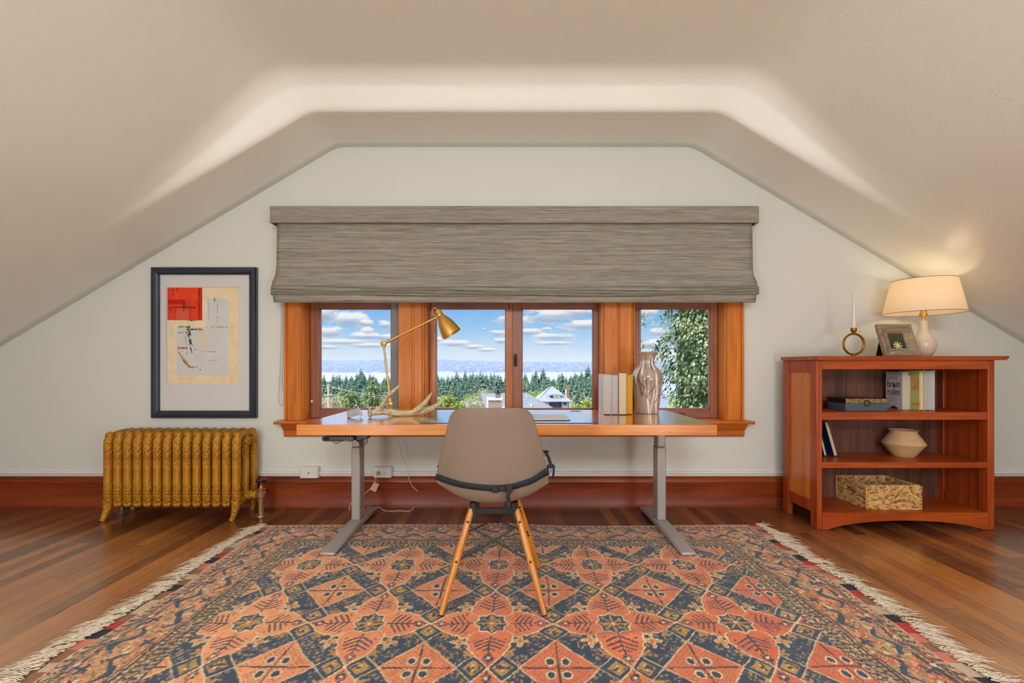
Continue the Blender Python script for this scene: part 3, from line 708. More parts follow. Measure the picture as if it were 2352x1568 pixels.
MB().box(g0+.3, g2-.4, Yg_+.3, Yg_+6.1, -9.5, zb_).build('wall', M['palesiding'], h2)
for (px_, py_, nm, hh) in ((1202, 909, 'roof_vent', .1), (1208.5, 908, 'roof_vent', .1), (1219.5, 936, 'vent_pipe', .32)):
    f_ = (948-py_)/(948-907)
    box(nm, M['trimpaint'], h2, (px_-1176)*sG*(1+f_*.066)-.05, (px_-1176)*sG*(1+f_*.066)+.06, Yg_+3.2*f_-.02, Yg_+3.2*f_+.08, zb_+(zr-zb_)*f_, zb_+(zr-zb_)*f_+hh, 0)
h3 = thing('white_house', 'house with the low white roof edge below the middle window', 'house', (P(1137, 948, 26)[0], 26, -9))
MB().add([P(1105, 950, 26), P(1180, 950, 26), P(1172, 934, 28), P(1124, 934, 28), P(1180, 950, 32), P(1105, 950, 32)], [(0, 1, 2, 3), (1, 4, 2), (4, 5, 3, 2), (0, 5, 4, 1), (0, 3, 5)]).build('roof', M['palesiding'], h3, smooth=False)
a_, b_ = P(1122, 950, 25.5), P(1152, 918, 25.5)
ch = box('chimney', M['brick'], h3, a_[0], b_[0], 25.2, 26.2, -2.4, b_[2], 0)
box('chimney_cap', M['trimpaint'], ch, a_[0]-.04, b_[0]+.04, 25.14, 26.26, b_[2], b_[2]+.09, 0)
a2, b2 = P(1138.5, 918, 26), P(1150, 903, 26)
box('chimney_pot', speckle('pot_clay', srgb(120, 104, 94), .8, .1), ch, a2[0], b2[0], 25.5, 25.9, b_[2]+.09, b2[2], 0)
MB().box(a2[0]-.05, b2[0]+.05, 25.45, 25.95, b2[2]+.05, b2[2]+.10).box(a2[0], b2[0], 25.5, 25.9, b2[2]+.16, b2[2]+.2).box(a2[0]+.1, b2[0]-.1, 25.6, 25.8, b2[2], b2[2]+.16).build('spark_cap', M['blackmetal'], ch)
box('vent_flue', M['trimpaint'], h3, P(1118, 0, 25.5)[0], P(1122, 0, 25.5)[0], 25.4, 25.6, -2.4, P(0, 911, 25.5)[2], 0)
MB().box(-8, 4.5, 29, 31.8, -8.6, -8).build('yard_shed', M['palesiding']) if False else None
h4 = thing('grey_gabled_house', 'corner of a grey-blue roofed house behind the tall vase', 'house', (P(1525, 940, 40)[0], 40, -9))
MB().add([P(1455, 950, 40), P(1545, 950, 40), P(1523, 893, 43), P(1455, 893, 43), P(1545, 950, 47), P(1455, 950, 47)], [(0, 1, 2, 3), (1, 4, 2), (4, 5, 3, 2), (0, 5, 4, 1), (0, 3, 5)]).build('roof', speckle('slate_blue_roof', srgb(120, 128, 142), .8, .05), h4, smooth=False)
box('wall', M['palesiding'], h4, P(1458, 950, 40)[0], P(1540, 950, 40)[0], 40.3, 46.6, -8.5, P(0, 950, 40)[2], 0)
# utility pole and wires
Yp = 62; pb = P(755, 945, Yp); pt = P(754, 884, Yp)
up = thing('utility_pole', 'pale wooden utility pole with cross-arms and wires', 'utility pole', (pb[0], Yp, -8.4))
pm = speckle('pole_wood', srgb(206, 182, 162), .9, .06, 6); wm = speckle('wire_grey', srgb(196, 196, 196), .7, .02)
MB().tube([(pb[0], Yp, -8.4), (pt[0], Yp, pt[2])], [.16, .12], 10).build('pole', pm, up)
c_ = P(755, 906, Yp); box('cross_arm', pm, up, c_[0]-.6, c_[0]+.6, Yp-.2, Yp-.08, c_[2]-.06, c_[2]+.06, 0)
c_ = P(756, 884, Yp); box('cross_arm', pm, up, c_[0]-.15, c_[0]+.15, Yp-.2, Yp-.1, c_[2]-.05, c_[2]+.08, 0)
for dx_ in (.6, 1.35): MB().lathe([(.05, 0), (.07, .1), (.05, .24)], (c_[0]+dx_, Yp+.0, P(0, 892, Yp)[2]), 8).build('insulator', M['white'], up)
for a_, b_, sag in (((754, 884), (880, 913), 1.0), ((755, 888), (890, 910), .5), ((755, 884), (690, 888), .2), ((755, 890), (690, 896), .2)):
    p0, p1 = Vector(P(a_[0], a_[1], Yp)), Vector(P(b_[0], b_[1], Yp+4)); pts = [p0.lerp(p1, t/10)-Vector((0, 0, sag*4*(t/10)*(1-t/10)*.25)) for t in range(11)]
    MB().tube(pts, .022, 5).build('wire', wm, up)
# ================================================================ RUG
def value_noise(x, y, s, seed):
    r_ = np.random.default_rng(seed); T = r_.random((256, 256)); x = x/s+37; y = y/s+53
    xi = np.floor(x).astype(int); yi = np.floor(y).astype(int); fx = x-xi; fy = y-yi; fx = fx*fx*(3-2*fx); fy = fy*fy*(3-2*fy)
    g = lambda i, j: T[i % 256, j % 256]
    return (g(xi, yi)*(1-fx)+g(xi+1, yi)*fx)*(1-fy)+(g(xi, yi+1)*(1-fx)+g(xi+1, yi+1)*fx)*fy
RX0, RX1, RY0, RY1 = -1.50, 1.475, .80, 2.85
def build_rug():
    step = .0042
    x = np.arange(RX0, RX1+1e-6, step); y = np.arange(RY0, RY1+1e-6, step); X, Y = np.meshgrid(x, y)
    c = lambda r, g, b: np.array(srgb(r, g, b)[:3])
    orange, red, navy, gold, cream, ochre, dark = c(236, 156, 104), c(212, 100, 64), c(50, 68, 90), c(184, 142, 78), c(226, 204, 160), c(200, 158, 108), c(74, 68, 70)
    out = np.zeros(X.shape+(3,))
    # hand-woven wobble
    wx = X+.006*(value_noise(X, Y, .09, 1)-.5)*2+.02*(value_noise(X, Y, .8, 2)-.5); wy = Y+.006*(value_noise(X, Y, .08, 3)-.5)*2+.02*(value_noise(X, Y, .9, 4)-.5)
    PX, PY = .467, .519; sx0, sy0 = -.074, 1.759
    def lay(mask, col): out[mask] = (col[mask] if getattr(col, 'shape', (3,)) != (3,) else col)
    # abrash: the dye runs from brick red on one side to paler orange
    ab = np.clip(.34+.55*(X*.55+(1.75-Y)*.9)+.7*(value_noise(X, Y, .55, 9)-.5), 0, 1)[..., None]
    fieldcol = orange*(1-ab)+red*ab
    n1 = value_noise(X, Y, .012, 11); n2 = value_noise(X, Y, .022, 12); n3 = value_noise(X, Y, .007, 13)
    u = (wx-sx0)/PX; v = (wy-sy0)/PY; us = u-np.round(u); vs_ = v-np.round(v); a = us*2; b = vs_*2      # about the nearest star, -1..1
    ac = 1-np.abs(a); bc = 1-np.abs(b)                                                                   # about the cell centre
    aa, bb = np.abs(a), np.abs(b)
    navyv = navy[None, None]*(1+.35*(n2-.5))[..., None]
    out[:] = navyv
    # navy grounds carry small gold leaves
    leafy = (np.sin(wx*210+4*n2)*np.sin(wy*190+5*n1) > .35)
    lay(leafy & (n2 > .35), gold*.75+navy*.25)
    # corner flowers on the navy
    for q in ((.54, .54), (.30, .70), (.70, .30)):
        s_ = .5 if q[0] == .54 else .36
        fx = (ac-q[0])/.13/s_*.5; fy = (bc-q[1])/.13/s_*.5
        rr = np.hypot(fx, fy); th = np.arctan2(fy, fx); fl_ = rr < .62+.34*np.cos(4*th+ (0 if s_ > .4 else PI))
        if s_ > .4: lay(rr < .74+.34*np.cos(4*th), cream)
        lay(fl_, gold if s_ < .4 else ochre); lay(rr < .22, red)
    # inner rhombus
    rh = ac+bc
    lay(rh < .575, cream*.85)
    lay(rh < .548, fieldcol)
    fine = (np.sin(wx*330)*np.sin(wy*300) > .45) & (n1 > .35)
    lay((rh < .52) & fine, dark*.6+ochre*.4)
    for q in ((.11, .13),):
        fx = np.abs(ac-q[0])/.085; fy = np.abs(bc-q[1])/.095; dd = np.maximum(fx, fy)*.6+(fx+fy)*.4+.12*np.abs(np.sin(6*np.arctan2(fy, fx)))
        lay(dd < 1.0, cream); lay(dd < .74, navy*.95)
    lay((ac < .014) & (rh < .5), dark); lay((bc < .014) & (rh < .5), dark)
    # four small gold squares where two petals meet
    for (p, q) in ((ac, bc), (bc, ac)):
        d = np.abs(p-.795)+q
        lay(d < .262, cream*.8); lay(d < .236, navy); lay(d < .150, gold)
        lay((d < .13) & ((n1 > .62) | (np.hypot((p-.795), q) < .022)), dark); lay(np.hypot(p-.795, q-.05) < .017, cream)
    # pale ribbon that joins rhombus and squares
    lay((np.abs(ac-bc) > .62) & (np.abs(rh-.56) < .014) , cream*.85)
    lay((np.abs(ac+bc-1.06) < .012) & (np.minimum(ac, bc) < .30) & (np.maximum(ac, bc) > .5), cream*.8)
    # petals of the field colour around each star
    kt = np.array([0, .14, .205, .215, .25, .31, .47, .50, .54, .58, .66, .75, .86, .97, 1.0]); kw = np.array([.20, .20, .17, .26, .33, .36, .36, .33, .305, .33, .27, .225, .12, .030, .026])
    for (al, ac_, sg) in ((aa, bb, a), (bb, aa, b)):
        w_ = np.interp(al, kt, kw)
        ins = ac_ < w_; lay(ins & (ac_ > w_-.028), cream); core = ac_ < w_-.026
        lay(core, fieldcol)
        # little tree: stem, slanting branches, bud
        br_ = (np.mod(al-.55*ac_, .085) < .034) & (ac_ < np.interp(al, [.36, .40, .62, .70], [0, .26, .20, 0])) & (al > .36) & (al < .70) & (n3 > .12)
        lay(core & br_, dark*.55+navy*.45); lay(core & (ac_ < .012) & (al > .22) & (al < .93), dark)
        bud = np.hypot((al-.80)/.085, ac_/.078); lay(core & (bud < 1), navy*.6+dark*.4); lay(core & (bud < .36), cream)
        lay(core & (np.abs(bud-.72) < .10) & (n3 > .4), fieldcol)
    # star
    a8 = np.maximum(np.maximum(aa, bb), .76*(aa+bb)*.98); dia = (aa+bb); sq = np.maximum(aa, bb)
    st = np.minimum(dia/.265, sq/.188)
    lay(st < 1.13, cream); lay(st < 1.0, navy)
    lay((st < .92) & (np.minimum(aa, bb) < .018), gold); lay((st < .8) & (np.abs(aa-bb) < .02), gold); lay((st < .85) & (n1 > .66), gold); lay(st < .12, cream)
    # ---- borders, by distance to the edge
    dxe = np.minimum(wx-RX0, RX1-wx); dye = np.minimum(wy-RY0, RY1-wy); d = np.minimum(dxe, dye)
    along = np.where(dxe < dye, wy, wx)
    B = .335
    bm_ = d < B
    out[bm_] = (ochre*.82)[None]
    bord = np.where((value_noise(X, Y, .05, 15) > .5)[..., None], fieldcol*.82, (ochre*.9)[None, None])
    out[bm_] = bord[bm_]
    mot = np.sin(along*95+3*n2)*np.sin(d*120+4*n1)
    lay(bm_ & (mot > .25), ochre*.62); lay(bm_ & (mot < -.45), orange*.9); lay(bm_ & (n1*n2 > .52), cream*.9); lay(bm_ & (n3 > .80), dark*.8)
    def band(d0, d1, per, col1, col2):
        k_ = (d > d0) & (d < d1); ph = np.sin(along*2*PI/per+np.sin((d-d0)*180)*.8); lay(k_, col1); lay(k_ & (ph > .25), col2); lay(k_ & (n3 > .74), cream*.8)
    band(.000, .016, .02, red*.9+cream*.1, ochre); band(.016, .046, .034, ochre*.8, dark); band(.252, .268, .02, ochre*.7, dark*.9); band(.272, .300, .030, ochre*.62, dark*.8); band(.304, .335, .022, dark*.95, ochre*.8)
    for g_ in (.046, .056, .076, .084, .232, .244, .250, .269, .302, .332): lay(np.abs(d-g_) < .0026, dark*.8)
    # wandering navy motifs in the two border stripes
    for (dc, per, ph0, am) in ((.120, .30, 0, 1), (.188, .30, .15, -1), (.066, .15, .05, .5)):
        t_ = np.mod(along-ph0, per)-per/2; c_ = dc+am*.020*np.sin(t_/per*2*PI*2.2)
        wdt = .011*np.clip(1-(t_/(.085 if am != .5 else .03))**2, 0, 1)**.5*(1+1.2*(n2-.4))
        lay(bm_ & (np.abs(d-c_) < wdt*(1 if am != .5 else .55)), navy*.9)
        t2 = np.mod(along-ph0-per*.45, per)-per/2
        lay(bm_ & (np.hypot(t2/.020, (d-dc+am*.014)/.016) < 1+.5*np.sin(np.arctan2(d-dc+am*.014, t2)*4)*1.0) & (am != .5), navy*.85)
        t3 = np.mod(along-ph0-per*.25, per)-per/2
        lay(bm_ & (np.hypot(t3/.010, (d-dc-am*.012)/.010) < 1), cream*.9)
    # worn pile: knot-level variation
    kn = (.80+.40*rng.random(X.shape))*(.90+.20*value_noise(X, Y, .03, 17)); out *= kn[..., None]*1.10
    out = np.clip(out, 0, 1)
    grey = out.mean(-1, keepdims=True); out = grey+(out-grey)*1.0
    # relief: pile, gentle rucks, sheared edges
    Z = .0085+.0012*(rng.random(X.shape)-.5)+.0016*(value_noise(X, Y, .02, 18)-.5)
    ruck = .010*np.exp(-((Y-1.62-.12*X)/.03)**2)*np.exp(-((X-.40)/.26)**2)+.012*np.exp(-((X+1.02-.3*(Y-1.4))/.05)**2)*np.exp(-((Y-1.42)/.16)**2)*.6
    Z = Z+ruck+.003*value_noise(X, Y, .35, 19)
    edge = np.minimum(np.minimum(X-RX0, RX1-X), np.minimum(Y-RY0, RY1-Y)); Z = np.where(edge < .004, .001, Z)
    bulge = .045*np.exp(-((X+.05)/.22)**2)*np.clip((Y-2.5)/.35, 0, 1)**2-.012*np.sin(X*2.6+.5)*np.clip((Y-2.5)/.35, 0, 1)**2
    wav = .012*np.sin(Y*7)+.006*np.sin(Y*19); Xd = X+wav*np.clip((np.abs(X)-1.2)/.3, 0, 1)
    return Xd, Y+bulge, Z, out
rugX, rugY, rugZ, rugC = build_rug()
rm, rt, rb = mat('wool_pile', (1, 1, 1, 1), .95, 0, .15); ra = rt.new('ShaderNodeVertexColor', layer_name='Col'); rt.l.new(ra.outputs[0], rb.inputs['Base Color'])
rb.inputs['Sheen Weight'].default_value = .25; rb.inputs['Sheen Roughness'].default_value = .5
rt.l.new(rt.bump(rt.noise(rt.coords(), 420, 2), .5, .002), rb.inputs['Normal'])
rug = thing('persian_rug', 'large patterned oriental rug in orange, brick red and navy with fringed ends', 'rug', (0, 1.8, 0))
finish(grid_mesh('pile', rugX, rugY, rugZ, rugC), 'pile', rm, rug, sharp=180)
M['fringe'] = speckle('fringe_cotton', srgb(206, 190, 168), .95, .10, 60)
M['fred'] = speckle('kilim_red', srgb(196, 66, 62), .95, .08, 200, bump=.4); M['fnavy'] = speckle('kilim_navy', srgb(46, 54, 72), .95, .08, 200, bump=.4); M['fcream'] = speckle('kilim_cream', srgb(206, 184, 158), .95, .08, 200, bump=.4); M['fsalmon'] = speckle('kilim_salmon', srgb(214, 132, 106), .95, .08, 200, bump=.4); M['fbrown'] = speckle('kilim_brown', srgb(150, 112, 84), .95, .08, 200, bump=.4)
def rug_end(side):
    ex = RX0 if side < 0 else RX1
    def edge_x(y): return ex+(.012*math.sin(y*7)+.006*math.sin(y*19))
    kb = MB(); rr = random.Random(3 if side < 0 else 4)
    y = RY0; k = 0
    cyc = [4, 2, 4, 3, 1, 0, 4, 2, 2, 4, 1] if side < 0 else [0, 1, 2, 3, 4, 3, 0, 1, 2, 4]
    while y < RY1-.01:
        L = min(rr.uniform(.035, .075), RY1-y); c_ = cyc[k % len(cyc)]; k += 1
        wd = rr.uniform(.045, .065) if side > 0 else rr.uniform(.034, .055)
        xa0, xa1 = edge_x(y), edge_x(y+L)
        kb.add([(xa0+side*-.003, y, .0075), (xa1+side*-.003, y+L, .0075), (xa1+side*wd, y+L, .006), (xa0+side*wd, y, .006), (xa0+side*wd, y, .0005), (xa1+side*wd, y+L, .0005)], [(0, 1, 2, 3), (3, 2, 5, 4)], c_)
        y += L
    kb.build('kilim_band', [M['fred'], M['fnavy'], M['fcream'], M['fsalmon'], M['fbrown']], rug, smooth=False)
    fb = MB(); y = RY0
    while y < RY1:
        tuft = rr.uniform(.018, .034); Lt = rr.uniform(.07, .13); lean = rr.uniform(-.05, .03)
        for s_ in range(10):
            y0_ = y+tuft*rr.random(); x0_ = edge_x(y0_)+side*rr.uniform(.03, .06)
            L = Lt*rr.uniform(.65, 1.1); ln = lean+rr.uniform(-.035, .035); w_ = .0013
            p = []; kk = 4
            for j in range(kk+1):
                t = j/kk; p.append(Vector((x0_+side*L*t, y0_+ln*t*t*1.4+.009*math.sin(t*6+s_*1.3), .009*(1-t)+.0035+.004*math.sin(t*3.1)*rr.random())))
            wdt = [w_, w_*1.1, w_, w_*.8, w_*.2]
            b0 = len(fb.v)
            for j in range(kk+1):
                fb.v += [tuple(p[j]+Vector((0, wdt[j], 0))), tuple(p[j]+Vector((0, 0, wdt[j]*1.3))), tuple(p[j]-Vector((0, wdt[j], 0)))]
            for j in range(kk):
                i0 = b0+3*j
                fb.f += [(i0, i0+3, i0+4, i0+1), (i0+1, i0+4, i0+5, i0+2)]; fb.mi += [0, 0]
        y += tuft*rr.uniform(.8, 1.15)
    o = fb.build('fringe', M['fringe'], rug); o['kind'] = 'stuff'
rug_end(-1); rug_end(1)

# ================================================================ ROMAN SHADE
def weave_mat():
    m, t, b = mat('slubby_linen', rough=.9, spec=.2)
    co = t.coords((1.6, 30, 230)); n1 = t.noise(co, 1.0, 3, .75)
    n2 = t.noise(t.coords((7, 60, 520)), 1.0, 2, .8)
    n3 = t.noise(t.coords((3, 30, 210), loc=(7, 0, 3)), 1.0, 2, .7)
    f = t.m('ADD', t.m('MULTIPLY', n1, .5), t.m('MULTIPLY', n2, .5))
    c = t.ramp(f, [(.34, srgb(82, 81, 76)), (.46, srgb(136, 134, 122)), (.56, srgb(164, 161, 148)), (.68, srgb(196, 192, 180))])
    c = t.mix(t.m('MULTIPLY', t.m('SUBTRACT', n3, .56), 5, clamp=True), c, srgb(150, 112, 98))
    c = t.mix(t.m('MULTIPLY', t.m('SUBTRACT', .40, n3), 6, clamp=True), c, srgb(112, 124, 108))
    t.l.new(c, b.inputs['Base Color']); t.l.new(t.bump(f, .5, .002), b.inputs['Normal'])
    return m
M['linen'] = weave_mat()
rs = thing('roman_shade', 'grey woven roman shade with a flat valance, half raised over the windows', 'shade', (.01, 3.2, 2.1))
vx0, vx1 = (621-1176)*3.14/1050, (1742-1176)*3.14/1050
vm = MB(); vm.box(vx0, vx1, 3.130, 3.142, 1.980, 2.094); vm.box(vx0, vx0+.01, 3.142, 3.249, 1.980, 2.094); vm.box(vx1-.01, vx1, 3.142, 3.249, 1.980, 2.094); vm.box(vx0, vx1, 3.142, 3.249, 2.086, 2.094)
vm.build('valance', M['linen'], rs, bev=.003)
def shade_fabric():
    # profile: (drop z, y forward, half-width gain), front faces -y
    prof = [(2.04, 3.168, 0), (1.98, 3.166, 0), (1.90, 3.164, .0), (1.78, 3.160, .0), (1.68, 3.158, .000), (1.625, 3.150, .003), (1.582, 3.138, .016), (1.560, 3.134, .020), (1.550, 3.140, .017), (1.548, 3.158, .012),
            (1.551, 3.160, .010), (1.546, 3.128, .016), (1.533, 3.114, .019), (1.524, 3.118, .016), (1.522, 3.142, .012), (1.524, 3.122, .014), (1.514, 3.104, .018), (1.505, 3.110, .014), (1.504, 3.135, .010), (1.505, 3.112, .012), (1.497, 3.098, .014), (1.489, 3.104, .010), (1.487, 3.128, .006), (1.487, 3.116, 0), (1.470, 3.112, 0), (1.436, 3.114, -.004), (1.434, 3.118, -.004), (1.470, 3.124, -.004)]
    nx = 90; u = np.linspace(-1, 1, nx); cx = .018; hw = 1.645
    X = np.zeros((len(prof), nx)); Y = X.copy(); Z = X.copy()
    for i, (z, y, g) in enumerate(prof):
        k = max(0, min(1, (1.70-z)/.15))*(1 if z > 1.475 else max(0, (z-1.43)/.045))
        sag = -.012*(1-u**4)*k + .004*np.sin(u*9+i*.35)*k
        X[i] = cx+u*(hw+g); Y[i] = y-.003*np.sin(u*5+i*.2)*k; Z[i] = z+sag
    me = grid_mesh('fabric', X, Y, Z); o = finish(me, 'fabric', M['linen'], rs, sharp=70)
    s_ = o.modifiers.new('thick', 'SOLIDIFY'); s_.thickness = .002
shade_fabric()
# bead chain and its tensioner
cx_ = (641-1176)*3.2/1050; cz0, cz1 = 1.44, 1-(930-840)*3.2/1050
cm = MB(); lp = smoothpath([(cx_+.008, 3.215, 1.45), (cx_+.004, 3.215, 1.10), (cx_-.006, 3.215, .86), (cx_-.012, 3.215, .76), (cx_+.006, 3.215, .722), (cx_+.026, 3.215, .745), (cx_+.026, 3.215, .81), (cx_+.018, 3.215, .86), (cx_+.018, 3.215, 1.1), (cx_+.018, 3.215, 1.45)], 8)
cm.tube(lp, .0022, 6)
cm.build('bead_chain', speckle('chain_plastic', srgb(168, 162, 152), .5, .04), rs)
MB().lathe([(.001, 0), (.012, .002), (.014, .012), (.012, .028), (.001, .030)], (cx_+.022, 3.25, .845), 14, (0, -1, 0)).box(cx_+.012, cx_+.032, 3.222, 3.249, .82, .885).build('chain_tensioner', M['white'], rs, bev=.002)

# ================================================================ DESK
dk = thing('standing_desk', 'wide wooden-topped desk on grey steel T-legs under the windows', 'desk', (-.02, 2.73, 0))
DX0, DX1, DY0, DY1, DZ = -1.10, 1.047, 2.33, 3.12, .70
MB().box(DX0, DX1, DY0, DY1, .645, DZ).build('desktop', M['desk'], dk, bev=.003)
fr = MB(); fr.box(-.95, .93, 2.78, 2.82, .615, .644); fr.box(-.95, .93, 2.92, 2.96, .615, .644)
fr.build('crossbars', M['steel'], dk, bev=.002)
for sgn, xc in ((-1, -.962), (1, .921)):
    f = MB(); xw = .0275
    f.prism([(2.376, .012), (2.376, .030), (2.75, .052), (2.96, .052), (3.165, .030), (3.165, .012)], xc-.040, xc+.040)
    f.build('foot', M['steel'], dk, bev=.012)
    f2 = MB().lathe([(.018, 0), (.018, .012)], (xc, 2.42, .0), 14).lathe([(.018, 0), (.018, .012)], (xc, 3.12, .0), 14)
    f2.build('glide', M['rubber'], dk)
    box('leg', M['steel'], dk, xc-xw, xc+xw, 2.81, 2.90, .050, .50, .007)
    box('leg_sleeve', M['steel'], dk, xc-xw+.003, xc+xw-.003, 2.813, 2.897, .50, .644, .006)
    br_ = MB(); br_.prism([(2.55, .644), (2.55, .636), (2.81, .600), (2.90, .600), (3.08, .636), (3.08, .644)], xc-xw-.004, xc-xw+.001); br_.box(xc-.05, xc+.05, 2.50, 3.08, .640, .6445)
    if sgn > 0: br_.add([(xc-.13, 2.80, .644), (xc-.028, 2.80, .6), (xc-.028, 2.80, .644), (xc-.13, 2.84, .644), (xc-.028, 2.84, .6), (xc-.028, 2.84, .644)], [(0, 1, 2), (3, 5, 4), (0, 3, 4, 1), (1, 4, 5, 2), (0, 2, 5, 3)])
    br_.build('bracket', M['steel'], dk)
    sc = MB()
    for (yy, zz) in ((2.832, .07), (2.878, .07), (2.832, .10), (2.878, .10)): sc.lathe([(.0035, 0), (.0035, .002)], (xc-sgn*xw, yy, zz), 8, (-sgn, 0, 0))
    sc.build('leg_screws', speckle('screw_chrome', srgb(200, 200, 200), .2, .01, 40, 1) if sgn < 0 else bpy.data.materials['screw_chrome'], dk)
for xg in (.416,):
    MB().lathe([(.040, 0), (.042, .002), (.036, .004), (.034, .001)], (xg, 2.985, DZ), 24).build('cable_grommet', M['blackplastic'], dk)
# keypad under the front edge
K = lambda px, py, Y=2.34: P(px, py, Y)
kp = MB(); x0_, _, z1_ = K(740.5, 1001); x1_, _, z0_ = K(813, 1013.5)
kp.prism([(x0_+.013+.0145*math.cos(a)*1.0, (z0_+z1_)/2+.0135*math.sin(a)) for a in [PI/2+PI*k/10 for k in range(11)]]+[(x1_-.013+.0145*math.cos(a), (z0_+z1_)/2+.0135*math.sin(a)) for a in [-PI/2+PI*k/10 for k in range(11)]], 2.335, 2.365, 'y')
kpo = kp.build('keypad', M['blackplastic'], dk, bev=.002)
box('keypad_mount', M['blackplastic'], dk, x0_+.02, x1_+.06, 2.366, 2.42, .622, .6445, .002)
box('display', speckle('display_glass', srgb(16, 20, 40), .1, .01), kpo, K(745, 0)[0], K(757, 0)[0], 2.3335, 2.3352, K(0, 1010)[2], K(0, 1003)[2], 0)
for i, ch_ in enumerate(['v', '^', '1', '2', '3', '4', 'M']):
    px = 761.7+i*7.1
    MB().lathe([(.0066, 0), (.0060, .0012)], K(px, 1007, 2.335), 14, (0, -1, 0)).build('button', speckle('button_black', srgb(14, 14, 16), .3, .01) if i == 0 else bpy.data.materials['button_black'], kpo)
    text('button_mark', ch_, .0085, M['white'], kpo, K(px, 1007, 2.3333), (PI/2, 0, 0), .0002)
text('lettering', 'UPLIFT', .0055, M['white'], kpo, K(794.5, 1011.2, 2.3345), (PI/2, 0, 0), .0002)
text('lettering', 'DESK', .0055, speckle('green_ink', srgb(120, 170, 70), .5, .01), kpo, K(801.8, 1011.2, 2.3345), (PI/2, 0, 0), .0002)
cb = MB()
for (dz_, xr_) in ((1012, 836), (1017, 840), (1020.5, 843.5)):
    cb.tube(smoothpath([K(814, 1007, 2.40), K(824, (1007+dz_)/2+1, 2.40), K(834, dz_, 2.40), K(xr_, dz_-5, 2.41), K(xr_-3, 1003, 2.42), K(830, 999, 2.44)], 6), .0022, 6)
cb.tube(smoothpath([K(764, 1012, 2.40), K(768, 1017, 2.40), K(775, 1017.5, 2.40), K(783, 1013, 2.40), K(786, 1008, 2.40)], 5), .0018, 6)
cb.build('keypad_cable', M['rubber'], dk)

# ================================================================ CHAIR
chx = -.0760; rz_ = .009
ch = thing('desk_chair', 'taupe plastic shell chair with wooden dowel legs, its back to the viewer', 'chair', (chx, 2.03, rz_))
def shell():
    prof = [ # (Y, Z, half width, edge curl)
        (2.335, .405, .190, .004), (2.325, .428, .205, .010), (2.27, .440, .216, .022), (2.18, .436, .222, .040), (2.08, .428, .226, .055), (1.98, .424, .228, .070), (1.915, .428, .228, .080),
        (1.872, .446, .228, .088), (1.845, .478, .2275, .090), (1.828, .520, .226, .088), (1.815, .570, .217, .080), (1.802, .630, .203, .068), (1.790, .690, .187, .056), (1.779, .745, .171, .044), (1.770, .785, .160, .034), (1.765, .812, .147, .024), (1.762, .829, .126, .014), (1.761, .836, .095, .006)]
    prof = [np.array(p) for p in prof]
    fine = []
    for i in range(len(prof)-1):
        p0, p1, p2, p3 = prof[max(i-1, 0)], prof[i], prof[i+1], prof[min(i+2, len(prof)-1)]
        for j in range(3):
            t = j/3; fine.append(.5*((2*p1)+(p2-p0)*t+(2*p0-5*p1+4*p2-p3)*t*t+(3*p1-p0-3*p2+p3)*t**3))
    fine.append(prof[-1]); F = np.array(fine)
    nu = 33; u = np.linspace(-1, 1, nu); X = np.zeros((len(F), nu)); Y = X.copy(); Z = X.copy()
    for i in range(len(F)):
        t = F[min(i+1, len(F)-1)][:2]-F[max(i-1, 0)][:2]; t /= np.linalg.norm(t); n_ = np.array([t[1], -t[0]])   # inner side (up / front)
        c_ = F[i][3]*np.abs(u)**2.3; lip = .010*np.clip((np.abs(u)-.90)/.1, 0, 1)**2
        X[i] = chx-.005+u*(F[i][2]+.0)+np.sign(u)*lip*.8; Y[i] = F[i][0]+n_[0]*c_; Z[i] = F[i][1]+n_[1]*c_
    me = grid_mesh('shell', X, Y, Z); o = finish(me, 'shell', M['shell'], ch, sharp=80)
    s_ = o.modifiers.new('thick', 'SOLIDIFY'); s_.thickness = .006; s_.offset = 0
    sb = o.modifiers.new('sub', 'SUBSURF'); sb.levels = 1; sb.render_levels = 1
    return F
SF = shell()
def leg(top, foot):
    a, b = Vector(top), Vector(foot); m_ = MB()
    m_.tube([a.lerp(b, t) for t in (0, .04, .35, .7, .96, 1)], [.010, .0135, .0155, .0135, .0105, .0095], 14)
    o = m_.build('leg', M['maple'], ch)
    g = MB().tube([b.lerp(a, .012), b+Vector((0, 0, 0))], [.0105, .0098], 12); g.build('rubber_foot', M['rubber'], o)
    for t in (.13, .51):
        p = a.lerp(b, t); d = (b-a).normalized(); q = Vector((0, -1, 0)); q = (q-d*q.dot(d)).normalized()
        MB().lathe([(.0052, .0138), (.0046, .0165), (.001, .0175)], p, 10, q).build('bolt', M['bolt'], o)
    return a, b
tops_ = {}; LT = .392; zf = rz_
for k, (tx, ty, fx, fy) in {'rl': (-.172, 1.945, -.283, 1.812), 'rr': (.020, 1.945, .131, 1.812), 'fl': (-.172, 2.135, -.284, 2.244), 'fr': (.020, 2.135, .132, 2.244)}.items():
    tops_[k] = leg((tx, ty, LT), (fx, fy, zf))
wr = MB()
for p_, q_ in (('rl', 'rr'), ('rr', 'rl'), ('fl', 'fr'), ('fr', 'fl'), ('rl', 'fl'), ('fl', 'rl'), ('rr', 'fr'), ('fr', 'rr')):
    a = tops_[p_][0].lerp(tops_[p_][1], .16); b = tops_[q_][0].lerp(tops_[q_][1], .51); wr.tube([a, b], .0038, 8)
wr.build('wire_brace', M['blackmetal'], ch)
bk = MB()
for k in ('rl', 'rr', 'fl', 'fr'):
    a, b = tops_[k]; sgx = 1 if a.x < chx else -1
    bk.box(a.x+sgx*.010-.007, a.x+sgx*.010+.010, a.y-.012, a.y+.012, .335, LT+.010)
